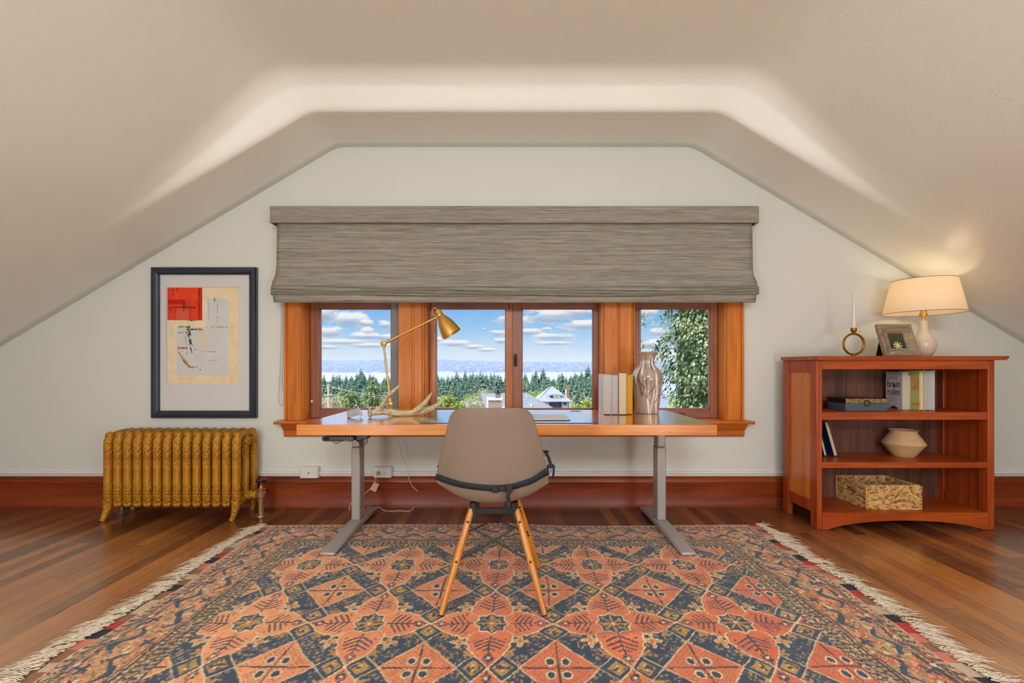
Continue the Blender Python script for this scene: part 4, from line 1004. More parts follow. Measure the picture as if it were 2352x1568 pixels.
bk.box(-.165, .012, 1.939, 1.951, .372, .396); bk.box(-.165, .012, 2.129, 2.141, .372, .396); bk.box(-.178, -.166, 1.94, 2.14, .378, .396); bk.box(.014, .026, 1.94, 2.14, .378, .396)
for x in (-.165, .008):
    for y in (1.95, 2.13): bk.lathe([(.016, 0), (.016, .032)], (x, y, .388), 12)
bk.build('leg_bracket', M['blackmetal'], ch, bev=.002)
# booster cushion on the seat and its strap
M['bluecloth'] = None
def cloth_mat():
    m, t, b = mat('blue_patterned_cloth', rough=.9, spec=.2)
    v = t.new('ShaderNodeTexVoronoi', feature='F1'); t.l.new(t.coords((60, 60, 34)), v.inputs[0]); v.inputs['Scale'].default_value = 1
    t.l.new(t.ramp(v.outputs[0], [(.2, srgb(84, 106, 138)), (.45, srgb(150, 170, 196)), (.6, srgb(206, 216, 228))]), b.inputs['Base Color']); return m
cu = thing('booster_cushion', 'blue patterned cushion on the chair seat, held by a black strap', 'cushion', (chx, 2.06, .46))
cb_ = MB(); zc0, zc1 = .505, .570
cb_.loft([[(chx+.01+sx_*w_, y_+(dy_ if y_ < 2 else 0), z_) for (sx_, y_) in ((-1, 1.935), (-.85, 1.905), (.85, 1.905), (1, 1.935), (1, 2.2), (.85, 2.24), (-.85, 2.24), (-1, 2.2))] for w_, z_, dy_ in ((.110, .452, .06), (.130, .475, .05), (.200, .525, .02), (.234, .552, 0), (.234, .572, 0), (.220, .582, 0))])
cb_.build('cushion_body', cloth_mat(), cu, bev=.006)
pp = MB(); pp.tube(smoothpath([(chx+.01+s_*w_, y_, .580) for s_, w_, y_ in ((-1, .23, 2.2), (-1, .23, 1.94), (-1, .20, 1.907), (1, .20, 1.907), (1, .23, 1.94), (1, .23, 2.2), (1, .2, 2.24), (-1, .2, 2.24))]+[(chx+.01-.23, 2.2, .580)], 4), .007, 8)
pp.tube(smoothpath([(chx+.246, 1.925, .585), (chx+.252, 1.93, .566), (chx+.251, 1.935, .540), (chx+.247, 1.94, .522)], 4), .0045, 8)
pp.build('piping', M['webbing'], cu)
def strap():
    # band hugging the back of the shell: follow the shell's outer surface
    def surf(u, z):
        i = int(np.argmin(np.abs(SF[12:, 1]-z)))+12; F = SF[i]
        t = SF[i+1][:2]-SF[i-1][:2]; t /= np.linalg.norm(t); n_ = np.array([-t[1], t[0]]); n_ = n_ if n_[0] > 0 else -n_
        c_ = F[3]*abs(u)**2.3
        return Vector((chx-.005+u*F[2], F[0]+n_[0]*c_-.0065, F[1]+n_[1]*c_))
    us = np.linspace(-1.0, 1.0, 41); rows_t, rows_b = [], []
    for u in us:
        # sagging to a low right of centre, rising to the right hip
        zc = np.interp(u, [-1, -.55, 0, .3, .7, 1.0], [.536, .521, .512, .513, .532, .560])
        hw = .0125 if u < .75 else .0125+.003*(u-.75)*4
        dz_ = 0
        a = surf(u, zc+hw); b = surf(u, zc-hw); f_ = .09*abs(u)**2.3
        a.z = zc+hw+.0; b.z = zc-hw
        rows_t.append(a); rows_b.append(b)
    m_ = MB()
    n = len(us)
    v = [tuple(p) for p in rows_t]+[tuple(p) for p in rows_b]; f = [(i, i+1, n+i+1, n+i) for i in range(n-1)]
    m_.add(v, f); o = m_.build('strap', M['webbing'], cu, sharp=180)
    s_ = o.modifiers.new('thick', 'SOLIDIFY'); s_.thickness = .003; s_.offset = 0
    # ends over the shell's rim to the cushion
    e = MB()
    for s in (-1, 1):
        k_ = 0 if s < 0 else n-1
        a, b = rows_t[k_], rows_b[k_]; q = Vector((s*.014, .012, 0)); r_ = Vector((-s*.004, .05, .010))
        e.add([a, b, b+q, a+q, b+r_+q*.2, a+r_+q*.2], [(0, 1, 2, 3), (3, 2, 4, 5)])
    eo = e.build('strap_end', M['webbing'], cu, sharp=180); s2 = eo.modifiers.new('thick', 'SOLIDIFY'); s2.thickness = .003; s2.offset = 0
    return surf
surf = strap()
bz = .512; by = 1.826
bu = MB(); bx0 = chx+.030
bu.box(bx0-.034, bx0-.008, by-.014, by-.002, bz-.016, bz+.014); bu.box(bx0-.007, bx0+.020, by-.012, by-.002, bz-.011, bz+.011); bu.box(bx0+.021, bx0+.048, by-.014, by-.002, bz-.015, bz+.017)
bu.build('buckle', M['blackplastic'], cu, bev=.0025)
tl = smoothpath([(bx0+.036, by-.010, bz-.012), (bx0+.030, by-.012, bz-.030), (bx0+.034, by-.006, bz-.045), (bx0+.022, by-.004, bz-.060), (bx0+.026, by+.002, bz-.085), (bx0+.032, by+.004, bz-.090)], 5)
tm = MB(); n = len(tl); tm.add([tuple(p+Vector((-.009, 0, .001*math.sin(i*.5)))) for i, p in enumerate(tl)]+[tuple(p+Vector((.007, .003*math.sin(i*.4), 0))) for i, p in enumerate(tl)], [(i, i+1, n+i+1, n+i) for i in range(n-1)])
to = tm.build('strap_tail', M['webbing'], cu, sharp=180); s_ = to.modifiers.new('thick', 'SOLIDIFY'); s_.thickness = .002

# ================================================================ RADIATOR
def radiator_mat():
    m, t, b = mat('gold_radiator_paint', srgb(176, 118, 30), .40, .15, .5)
    co = t.coords((1, 1, 1))
    n = t.noise(co, 9, 4, .7)
    t.l.new(t.ramp(n, [(.3, srgb(160, 104, 14)), (.55, srgb(196, 136, 26)), (.75, srgb(206, 158, 66))]), b.inputs['Base Color'])
    # cast scrollwork: swirling ridges, stronger at the top and the foot of each column
    s = t.new('ShaderNodeSeparateXYZ'); tcx = t.coords(); t.l.new(tcx, s.inputs[0])
    wv = t.new('ShaderNodeTexWave', wave_type='RINGS', rings_direction='SPHERICAL'); mp = t.coords((1, 1, 1), loc=(0, 0, 0))
    v = t.new('ShaderNodeTexVoronoi', feature='SMOOTH_F1'); t.l.new(t.coords((1, 1, 1)), v.inputs[0]); v.inputs['Scale'].default_value = 42
    rings = t.m('SINE', t.m('MULTIPLY', v.outputs[0], 16))
    sw = t.m('SINE', t.m('MULTIPLY', t.noise(tcx, 22, 1, .4, 1.0), 34))
    h = t.m('ADD', t.m('MULTIPLY', rings, .6), t.m('MULTIPLY', sw, .4))
    mid = t.m('ABSOLUTE', t.m('SUBTRACT', s.outputs[2], .30)); msk = t.m('MULTIPLY', t.m('SUBTRACT', mid, .035), 14, clamp=True)
    t.l.new(t.bump(t.m('MULTIPLY', h, msk), .7, .004), b.inputs['Normal'])
    return m
M['rad'] = radiator_mat()
RXL, NS, PITCH = -2.625, 14, .0640
rd = thing('cast_iron_radiator', 'gold-painted cast iron column radiator under the framed print', 'radiator', (-2.2, 3.07, 0))
def rad_section(x):
    m_ = MB(); ry, rxx = .026, .0285
    def ell(c, ax_t, sx_, sy_, n=14):
        """ellipse ring: across x and across the path normal"""
        t = Vector(ax_t).normalized(); nrm = Vector((1, 0, 0)); o_ = t.cross(nrm)
        return [Vector(c)+nrm*(sx_*math.copysign(abs(math.cos(q))**.8, math.cos(q)))+o_*(sy_*math.sin(q)) for q in [2*PI*k/n for k in range(n)]]
    # outer loop front column -> top -> back column, then bottom
    path = [(2.975, .115), (2.975, .20), (2.975, .30), (2.975, .40), (2.975, .48), (2.978, .515), (2.992, .537), (3.02, .545), (3.07, .553), (3.12, .553), (3.155, .545), (3.168, .525), (3.170, .48), (3.170, .30), (3.170, .14), (3.163, .115), (3.14, .107), (3.07, .112), (3.01, .108), (2.985, .105)]
    wid = [.0270, .0255, .025, .025, .0255, .027, .0275, .022, .020, .020, .024, .025, .025, .025, .025, .025, .022, .022, .024, .027]
    rings = []
    N_ = len(path)
    for i, (y, z) in enumerate(path):
        a = path[(i+1) % N_]; b = path[i-1]; t = (0, a[0]-b[0], a[1]-b[1])
        rings.append(ell((x, y, z), t, wid[i], ry if i not in (7, 8, 9) else .021))
    m_.loft(rings, True, False, 0, True)
    m_.loft([ell((x, 3.072, z), (0, 0, 1), .023, .021) for z in (.11, .2, .35, .5, .55)], True, True)
    m_.lathe([(.028, -.032), (.030, -.02), (.030, .02), (.028, .032)], (x, 3.072, .500), 16, (1, 0, 0)); m_.lathe([(.001, -.024), (.014, -.017), (.020, 0), (.014, .017), (.001, .024)], (x, 3.155, .556), 12, (1, 0, 0)); m_.lathe([(.028, -.032), (.032, -.02), (.032, .02), (.028, .032)], (x, 3.072, .135), 16, (1, 0, 0))
    # shoulder lobe and foot lobe
    m_.lathe([(.001, -.026), (.016, -.018), (.023, 0), (.016, .018), (.001, .026)], (x, 2.984, .549), 12, (1, 0, 0)); m_.lathe([(.001, -.029), (.018, -.018), (.024, 0), (.018, .018), (.001, .029)], (x, 2.972, .105), 12, (1, 0, 0))
    return m_
sec0 = rad_section(RXL).build('section', M['rad'], rd, sharp=70)
for i in range(1, NS):
    c = sec0.copy(); COL.objects.link(c); c.parent = rd; c.location.x = i*PITCH
xr = RXL+(NS-1)*PITCH
for (x, dxn) in ((RXL, -1), (xr, 1)):
    for (y, dy_) in ((2.972, -1), (3.165, 1)):
        m_ = MB(); pts = smoothpath([(x, y, .13), (x-.002, y-.0*dy_, .085), (x-.006, y+.012*dy_, .045), (x-.012, y+.024*dy_*(.6 if dy_ > 0 else 1), .012), (x-.016, y+.030*dy_*(.6 if dy_ > 0 else 1), .0015)], 4)
        m_.tube(pts, interp([.030, .025, .019, .015, .017], 4), 14); m_.build('leg', M['rad'], rd, sharp=70)
MB().lathe([(.020, 0), (.022, .006), (.014, .010), (.014, .006), (.001, .006)], (xr+.029, 3.072, .505), 14, (1, 0, 0)).build('end_plug', M['rad'], rd)
vx = xr+.108; VY = 3.072
rdv = MB(); rdv.lathe([(.030, 0), (.032, .012), (.024, .018), (.024, .036), (.028, .038), (.028, .052), (.017, .056), (.017, .08)], (xr+.027, VY, .135), 16, (1, 0, 0))
rdv.build('union', M['rad'], rd)
vm_ = speckle('tarnished_bronze', srgb(168, 124, 84), .35, .08, 60, .6)
va = MB().lathe([(.019, .008), (.019, .090), (.024, .092), (.024, .108), (.021, .112), (.029, .120), (.030, .150), (.023, .158), (.025, .162), (.025, .174), (.014, .178), (.012, .196), (.006, .198), (.005, .225)], (vx, VY, 0), 18).tube([(vx-.05, VY, .135), (vx-.01, VY, .135)], .019, 14)
vo = va.build('valve', vm_, rd)
MB().lathe([(.010, .222), (.030, .224), (.034, .232), (.030, .240), (.010, .242)], (vx, VY, 0), 20).build('hand_wheel', M['blackplastic'], vo)
MB().lathe([(.046, .0005), (.046, .004), (.024, .009)], (vx, VY, 0), 24).build('floor_flange', speckle('chrome_plate', srgb(190, 184, 172), .3, .03, 40, .9), vo)
pl = MB().lathe([(.017, .004), (.017, .12)], (RXL-.055, 3.14, 0), 14).tube(smoothpath([(RXL-.055, 3.14, .12), (RXL-.053, 3.135, .135), (RXL-.03, 3.13, .14), (RXL, 3.13, .14)], 4), .017, 12).lathe([(.042, .0005), (.042, .004), (.02, .008)], (RXL-.055, 3.14, 0), 20)
pl.build('supply_pipe', speckle('steel_pipe', srgb(130, 122, 112), .4, .05, 40, .7), rd)
# ================================================================ BOOKCASE
bc = thing('bookcase', 'cherry-red wooden bookcase with three open shelves and an arched base', 'bookcase', (2.4, 2.96, 0))
BX0, BX1, BY0, BY1, BT = 1.857, 2.941, 2.785, 3.135, 1.035
# top board with under-bevel
MB().prism([(BX0-.012, BT+.006), (BX0-.012, BT+.025), (BX1+.062, BT+.025), (BX1+.062, BT+.014), (BX1+.045, BT), (BX0-.006, BT)], BY0-.026, BY1+.004, 'y').build('top', M['case_x'], bc, bev=.0015)
# posts, each side: front and back stile, rails and panel
for s, xo, xi in ((1, BX0, BX0+.034), (-1, BX1-.040, BX1)):
    x0_, x1_ = xo, xi
    nm = 'side'
    for (y0_, y1_) in ((BY0, BY0+.062), (BY1-.060, BY1)): box('post', M['case'], bc, x0_, x1_, y0_, y1_, 0.001, BT, .004)
    for (za_, zb_) in ((BT-.075, BT-.001), (.095, .165)): box('side_rail', M['case'], bc, x0_+.006, x1_-.004, BY0+.062, BY1-.06, za_, zb_, .002)
    box('side_panel', M['case_panel'] if s > 0 else M['case'], bc, x0_+.014, x1_-.010, BY0+.060, BY1-.058, .16, BT-.07, 0)
box('back_panel', M['case_back'], bc, BX0+.030, BX1-.030, BY1-.020, BY1-.012, .08, BT-.001, 0)
box('top_rail', M['case_x'], bc, BX0+.035, BX1-.041, BY0+.002, BY0+.024, .980, BT-.0005, .001)
for zt, th in ((.7175, .046), (.411, .034)):
    box('shelf', M['case_x'], bc, BX0+.035, BX1-.041, BY0+.004, BY1-.021, zt-th, zt, .002)
box('bottom_shelf', M['case_x'], bc, BX0+.035, BX1-.041, BY0+.020, BY1-.021, .080, .105, .001)
arch = [(BX0+.035, .106), (BX0+.035, .002), (BX0+.07, .004)]
for i in range(13):
    t = i/12; x = BX0+.08+(BX1-.041-.04-BX0-.08)*t; arch.append((x, .008+.050*(1-(2*t-1)**2)**.8))
arch += [(BX1-.075, .004), (BX1-.041, .002), (BX1-.041, .106)]
MB().prism(arch, BY0+.001, BY0+.019, 'y').build('apron', M['case_x'], bc)

# ---- books
def book(label, cat_y0, x0, x1, depth, z0, h, cover, paper, group, cov_label=None, rot=None, yf=0, hard=True, name='book'):
    """spine at the back, fore-edge to the viewer; x0..x1 thickness, front at yf"""
    root = thing(name, label, 'book', (x0, yf, z0), group=group)
    if rot: root.rotation_euler = rot
    t = x1-x0; ct = .0026 if hard else .0010; ov = .004 if hard else .0005
    c = MB()
    c.box(0, ct, 0, depth, 0, h); c.box(t-ct, t, 0, depth, 0, h); c.box(ct, t-ct, depth-ct, depth, 0, h)
    co = c.build('cover', cover, root, world=False, bev=.0008)
    p = MB(); zb_ = ov; n = 9
    arc = [(ct+.0003, ov+.0005)]+[(ct+(t-2*ct)*i/n, ov+.0006+.0035*(1-(2*i/n-1)**2)*(1 if hard else .1)) for i in range(1, n)]+[(t-ct-.0003, ov+.0005)]
    p.prism(arc+[(t-ct-.0003, depth-ct-.0005), (ct+.0003, depth-ct-.0005)], ov, h-ov, 'z')
    p.build('pages', paper, root, world=False, sharp=50)
    return root, co
def page_mat(name, c):
    m, t, b = mat(name, c, .85, 0, .2)
    n = t.noise(t.coords((700, 2, 2)), 1, 2, .8)
    t.l.new(t.ramp(n, [(.3, tuple(x*.78 for x in c[:3])+(1,)), (.6, c)]), b.inputs['Base Color']); return m
pgA, pgB, pgC, pgY = page_mat('pages_grey', srgb(200, 198, 190)), page_mat('pages_cool', srgb(194, 194, 194)), page_mat('pages_cream', srgb(222, 208, 178)), page_mat('pages_yellow', srgb(226, 164, 34))
pgW = page_mat('pages_white', srgb(222, 218, 214))
cvP = speckle('pale_pink_cover', srgb(226, 212, 212), .4, .01); cvG = speckle('grey_green_cover', srgb(172, 172, 158), .45, .02); cvR = speckle('dusty_red_cover', srgb(178, 88, 78), .45, .02); cvY = speckle('cream_yellow_cover', srgb(226, 208, 150), .45, .02)
sB = lambda px, Y=2.79: (px-1176)*Y/1050
G = 'row of books standing beside the vase'
book('white-covered book at the left end of the four beside the vase', 0, sB(1386.4), sB(1404.3), .168, DZ+.0005, .2465, cvP, pgA, G, yf=2.79)
book('grey-paged book standing second of the four beside the vase', 0, sB(1404.6), sB(1420.3), .165, DZ+.0005, .2455, cvG, pgB, G, yf=2.79)
book('taller cream-paged book with dull red boards, standing beside the vase', 0, sB(1420.6), sB(1439.6), .175, DZ+.0005, .2575, cvR, pgC, G, yf=2.785)
book('book with bright yellow page edges, nearest the vase', 0, sB(1440.2), sB(1453.6), .17, DZ+.0005, .246, cvY, pgY, G, yf=2.80)
# shelf books
G = 'books on the top shelf of the bookcase'
S1 = .718
cvW = speckle('grey_white_cover', srgb(196, 194, 196), .45, .01); cvYG = speckle('olive_yellow_cover', srgb(196, 188, 112), .45, .02)
b1, c1 = book('grey-white paperback with black title lettering on its cover', 0, 2.508, 2.548, .130, S1, .243, cvW, page_mat('pages_warm', srgb(214, 204, 184)), G, yf=2.937, hard=False)
ink = speckle('black_ink', srgb(30, 28, 28), .6, .01)
R_ = (PI/2, 0, -PI/2)
text('title', 'brain', .062, ink, c1, (2.5075, 3.004, S1+.162), R_, .0002, scale=(.82, 1.1, 1)); text('title', 'rules', .062, ink, c1, (2.5075, 3.004, S1+.112), R_, .0002, scale=(.82, 1.1, 1))
MB().lathe([(.009, 0), (.009, .0006)], (2.5078, 3.001, S1+.155), 14, (-1, 0, 0)).build('cover_mark', ink, c1)
cm_ = MB()
for (y_, z_, w_, h_) in ((3.004, .232, .100, .003), (3.004, .205, .040, .0022), (3.004, .198, .034, .0022), (3.004, .074, .072, .0016), (3.004, .066, .052, .0016), (3.004, .052, .052, .0016)): cm_.box(2.5074, 2.5080, y_-w_/2, y_+w_/2, S1+z_, S1+z_+h_)
for (y_, sgn_) in ((3.028, 1), (2.980, -1)): cm_.box(2.5074, 2.5080, y_-.0012, y_+.0012, S1+.192, S1+.212)
cm_.build('cover_lines', speckle('faint_red_ink', srgb(140, 100, 96), .6, .01), c1)
MB().box(2.5072, 2.5080, 2.975, 3.028, S1+.002, S1+.013).box(2.5072, 2.5080, 2.993, 3.010, S1+.013, S1+.022).build('cover_picture', ink, c1)
book('slim white-paged book squeezed behind the yellow-green book', 0, 2.5485, 2.569, .12, S1, .222, cvW, pgW, G, yf=2.95, hard=False)
b3, c3 = book('yellow-green hardback with orange lettering', 0, 2.570, 2.6005, .150, S1, .2505, cvYG, page_mat('pages_butter', srgb(226, 206, 160)), G, yf=2.885)
orn = speckle('orange_ink', srgb(216, 126, 50), .5, .01)
text('title', 'TER', .048, orn, c3, (2.5692, 2.915, S1+.183), R_, .0003, scale=(.8, 1.15, 1)); text('title', 'HM', .048, orn, c3, (2.5692, 2.915, S1+.142), R_, .0003, scale=(.8, 1.15, 1)); text('title', 'OODS', .026, orn, c3, (2.5692, 2.913, S1+.040), R_, .0003)
book('thick white-covered hardback at the right end of the top shelf row', 0, 2.6015, 2.664, .160, S1, .254, speckle('white_cover', srgb(222, 218, 212), .45, .01), pgB, G, yf=2.88)
# leaning books on the middle shelf
S2 = .4115
lb, _ = book('cream-paged hardback with a blue cover, leaning on the middle shelf', 0, 2.078, 2.104, .155, S2, .232, speckle('deep_blue_cover', srgb(24, 56, 104), .45, .02), page_mat('pages_tan', srgb(224, 196, 152)), 'leaning books on the middle shelf', rot=(0, -math.radians(16), 0), yf=2.955)
lb.location = (2.084, 2.955, S2)
b5, _ = book('white-paged book with a green and red cover, leaning behind the blue one', 0, 1.995, 2.013, .150, S2, .232, speckle('green_red_cover', srgb(60, 84, 58), .45, .3, 14), pgW, 'leaning books on the middle shelf', rot=(0, -math.radians(21), 0), yf=2.96)
b5.location = (2.028, 2.965, S2); b5.rotation_euler = (0, -math.radians(14), 0)
# decorative box
bxr = thing('keepsake_box', 'slate blue keepsake box with a gold flecked lid band', 'box', (2.2, 2.93, S1))
X0, X1, Y0, Y1 = 2.082, 2.342, 2.852, 3.02
gold_, gt_, gb_ = mat('gold_fleck_band', rough=.4, metal=.4); vv = gt_.new('ShaderNodeTexVoronoi'); gt_.l.new(gt_.coords((160, 160, 160)), vv.inputs[0]); vv.inputs['Scale'].default_value = 1
gt_.l.new(gt_.ramp(vv.outputs[0], [(.2, srgb(220, 196, 140)), (.5, srgb(140, 112, 70)), (.8, srgb(70, 56, 40))]), gb_.inputs['Base Color'])
box('box_body', speckle('slate_lacquer', srgb(76, 92, 100), .35, .03), bxr, X0, X1, Y0, Y1, S1+.0005, S1+.048, .002)
lo = box('lid', speckle('black_lacquer', srgb(34, 26, 24), .3, .05), bxr, X0-.001, X1+.001, Y0+.001, Y1+.001, S1+.0485, S1+.079, .002)
box('lid_band', gold_, lo, X0, X1, Y0-.001, Y0+.0005, S1+.050, S1+.077, 0)
MB().tube([(2.214+.017*math.cos(q), Y0-.005, S1+.048+.017*math.sin(q)) for q in [2*PI*k/24 for k in range(24)]], .0028, 8, loop=True).build('ring_pull', M['blackmetal'], bxr)
# stoneware pot
pt_ = (2.556, 2.985, S2)
tb = speckle('sand_stoneware', srgb(206, 170, 124), .7, .03, 30, bump=.25)
po = MB().lathe([(.001, .0), (.056, .0), (.062, .006), (.085, .040), (.110, .075), (.116, .083), (.113, .091), (.093, .122), (.074, .148), (.070, .156), (.073, .166), (.078, .171), (.074, .172), (.068, .164), (.064, .154), (.085, .12), (.100, .083), (.05, .012), (.001, .010)], pt_, 56).build('ceramic_pot', tb, None, origin=pt_)
tag(po, 'wide-bellied beige stoneware pot on the middle shelf', 'pot')
# woven basket: twisted braids of water hyacinth
def basket():
    z0, H = .1055, .148; X0, X1, Y0, Y1 = 2.212, 2.540, 2.848, 3.108
    root = thing('woven_basket', 'rectangular woven seagrass basket with a side handle slot, bottom shelf', 'basket', ((X0+X1)/2, (Y0+Y1)/2, z0))
    wm_, wt, wb_ = mat('seagrass', rough=.75); g = wt.new('ShaderNodeNewGeometry')
    wt.l.new(wt.ramp(g.outputs['Random Per Island'], [(0, srgb(128, 82, 40)), (.2, srgb(184, 136, 78)), (.6, srgb(214, 170, 104)), (1, srgb(226, 188, 128))]), wb_.inputs['Base Color'])
    wt.l.new(wt.bump(wt.noise(wt.coords((300, 300, 60)), 1, 2), .4, .002), wb_.inputs['Normal'])
    rows = 8; rh = H/rows
    def strand(mb, c, d, n_, up, flip):
        """one twisted lobe: slanted ellipsoid"""
        c = Vector(c); d = Vector(d); n_ = Vector(n_); up = Vector((0, 0, 1))
        ax = (d+up*(.62*flip)).normalized(); bx_ = (up-d*(.62*flip)).normalized()
        L, W_, T = .0125, .0072, .0062
        rings = []
        for a, r_ in ((-1, .12), (-.75, .66), (-.3, .98), (.2, 1), (.7, .7), (1, .12)):
            rings.append([c+ax*(L*a)+bx_*(W_*r_*math.cos(q))+n_*(T*r_*math.sin(q)) for q in [2*PI*k/7 for k in range(7)]])
        mb.loft(rings, True, False)
    sides = [((X0, Y0), (X1, Y0), (0, -1, 0)), ((X0, Y1), (X1, Y1), (0, 1, 0)), ((X0, Y0), (X0, Y1), (-1, 0, 0)), ((X1, Y0), (X1, Y1), (1, 0, 0))]
    for (a, b, n_) in sides:
        mb = MB(); a = Vector((*a, 0)); b = Vector((*b, 0)); L = (b-a).length; d = (b-a)/L; k = int(L/.0150)
        handle = abs(n_[0]) > .5
        for r_ in range(rows):
            z = z0+rh*(r_+.5)
            for i in range(k+1):
                t = i/k
                if handle and r_ in (4, 5) and .34 < t < .66: continue
                p = a+d*(L*t); p.z = z
                for fl_ in (1, -1): strand(mb, p+Vector((0, 0, .0042*fl_))+d*(.006 if fl_ < 0 else 0), d, n_, None, -fl_)
        mb.box(min(a.x, b.x)-.001, max(a.x, b.x)+.001, min(a.y, b.y)-.001, max(a.y, b.y)+.001, z0, z0+H*(.45)) if handle else mb.box(min(a.x, b.x)-.001, max(a.x, b.x)+.001, min(a.y, b.y)-.001, max(a.y, b.y)+.001, z0, z0+H-.002)
        if handle:
            y1_, y2_ = a.y+(b.y-a.y)*.33, a.y+(b.y-a.y)*.67
            mb.box(a.x-.001, a.x+.001, a.y, y1_, z0, z0+H-.002); mb.box(a.x-.001, a.x+.001, y2_, b.y, z0, z0+H-.002); mb.box(a.x-.001, a.x+.001, a.y, b.y, z0+H*.76, z0+H-.002)
            mb.tube([(a.x, y1_, z0+H*.49), (a.x, y2_, z0+H*.49), (a.x, y2_, z0+H*.76), (a.x, y1_, z0+H*.76)], .004, 6, loop=True)
        mb.build('woven_side', wm_, root, sharp=60)
    rim = MB(); rim.tube([(X0, Y0, z0+H), (X1, Y0, z0+H), (X1, Y1, z0+H), (X0, Y1, z0+H)], .0045, 7, loop=True)
    for (x, y) in ((X0, Y0), (X1, Y0), (X1, Y1), (X0, Y1)): rim.tube([(x, y, z0+.001), (x, y, z0+H)], .006, 7)
    rim.build('rim', wm_, root)
    box('basket_floor', wm_, root, X0, X1, Y0, Y1, z0, z0+.006, 0)
basket()

# ---- things on top of the bookcase
TT = BT+.0255
lp = (2.70, 3.0, TT)
tl_ = thing('table_lamp', 'lit cream table lamp with a white glazed ceramic base', 'lamp', lp)
MB().lathe([(.001, 0), (.038, 0), (.042, .004), (.058, .030), (.067, .060), (.069, .080), (.062, .105), (.045, .130), (.032, .155), (.026, .180), (.0225, .205), (.021, .232), (.019, .236), (.001, .236)], lp, 40).build('lamp_base', speckle('cream_glaze', srgb(214, 196, 178), .12, .01), tl_)
MB().lathe([(.009, .234), (.009, .262), (.022, .263), (.022, .282), (.017, .284), (.017, .33), (.001, .33)], lp, 20).build('socket', M['brass'], tl_)
sm_, st_, sb_ = mat('lit_lamp_shade', srgb(232, 222, 202), .8); 
sh_m = bpy.data.materials.new('shade_fabric'); sh_m.use_nodes = True; q = NT(sh_m.node_tree); q.n.clear()
oo = q.new('ShaderNodeOutputMaterial'); df = q.new('ShaderNodeBsdfDiffuse'); df.inputs[0].default_value = srgb(240, 230, 214); tl2 = q.new('ShaderNodeBsdfTranslucent'); tl2.inputs[0].default_value = srgb(250, 222, 178)
mxx = q.new('ShaderNodeMixShader'); mxx.inputs[0].default_value = .45; q.l.new(df.outputs[0], mxx.inputs[1]); q.l.new(tl2.outputs[0], mxx.inputs[2]); q.l.new(mxx.outputs[0], oo.inputs[0])
z_b, z_t = TT+.285, TT+.500
shp = MB(); n = 64; rings = []
for (r_, z) in ((.212, z_b), (.168, z_t), (.166, z_t), (.210, z_b)): rings.append([(lp[0]+r_*math.cos(2*PI*k/n), lp[1]+r_*math.sin(2*PI*k/n), z) for k in range(n)])
shp.loft(rings[:2], True, False); shp.build('lamp_shade', sh_m, tl_, sharp=60)
trm = MB()
for r_, z in ((.212, z_b), (.168, z_t)): trm.tube([(lp[0]+r_*math.cos(2*PI*k/n), lp[1]+r_*math.sin(2*PI*k/n), z) for k in range(n)], .0016, 6, loop=True)
trm.build('shade_trim', speckle('shade_wire', srgb(120, 96, 66), .5, .02), tl_)
sp = MB()
for k in range(3): sp.tube([(lp[0], lp[1], z_t-.01), (lp[0]+.166*math.cos(k*2.09), lp[1]+.166*math.sin(k*2.09), z_t-.004)], .0018, 6)
sp.tube([(lp[0], lp[1], TT+.32), (lp[0], lp[1], z_t-.01)], .0022, 6)
sp.build('shade_spider', M['brass'], tl_)
bulb = MB().lathe([(.001, .385), (.014, .382), (.020, .366), (.016, .345), (.009, .331)], lp, 16); em = bpy.data.materials.new('lit_bulb'); em.use_nodes = True
em.node_tree.nodes['Principled BSDF'].inputs['Emission Color'].default_value = (1, .72, .36, 1); em.node_tree.nodes['Principled BSDF'].inputs['Emission Strength'].default_value = 6
bulb.build('light_bulb', em, tl_)
# photo frame leaning back
pf = thing('photo_frame', 'small antique-silver photo frame with a yellow flower picture, leaning back', 'picture frame', (2.447, 2.86, TT), (math.radians(-20), 0, math.radians(-2)))
fm_ = wood('champagne_frame', srgb(112, 92, 66), srgb(150, 132, 104), srgb(178, 162, 134), 'x', .35, 2, .2)
fw, fh = .106, .222
def mitre_frame(mb, x0, x1, z0, z1, prof):
    """prof: (inset, y) pairs from the outer edge inwards"""
    rings = [[(x0+i, y, z0+i), (x1-i, y, z0+i), (x1-i, y, z1-i), (x0+i, y, z1-i)] for i, y in prof]
    mb.loft(rings, True, False)
m_ = MB(); mitre_frame(m_, -fw, fw, 0, fh, [(.001, .022), (0, .0), (.003, -.006), (.010, -.008), (.014, -.004), (.030, .004), (.044, .012), (.046, .008), (.056, .010), (.058, .016)])
m_.build('frame', fm_, pf, world=False, sharp=25)
box('frame_back', M['blackplastic'], pf, -fw+.003, fw-.003, .018, .024, .003, fh-.003, .001, world=False)
nx, nz_ = 50, 66
gx_, gz_ = np.meshgrid(np.linspace(-.050, .050, nx), np.linspace(.056, fh-.056, nz_))
fl_c = np.zeros(gx_.shape+(3,)); fl_c[:] = srgb(52, 58, 44)[:3]; fl_c += (np.array(srgb(120, 120, 60)[:3]))*(value_noise(gx_, gz_, .012, 5)*.5*np.clip((gz_-.08)/.08, 0, 1))[..., None]
th_ = np.arctan2(gz_-.078, gx_+.0); rr_ = np.hypot(gx_, (gz_-.078)); pet = (rr_ < .018+.012*np.cos(th_*9)) & (th_ > -2.9); fl_c[pet] = srgb(232, 232, 190)[:3]; fl_c[(np.hypot(gx_, gz_-.086) < .009)] = srgb(236, 214, 60)[:3]
finish(grid_mesh('photo', gx_, gx_*0+.0155, gz_, fl_c), 'photo', vcol('photo_print', .35), pf, world=False)
box('glass', M['pictureglass'], pf, -.048, .048, .0145, .015, .058, fh-.058, 0, world=False)
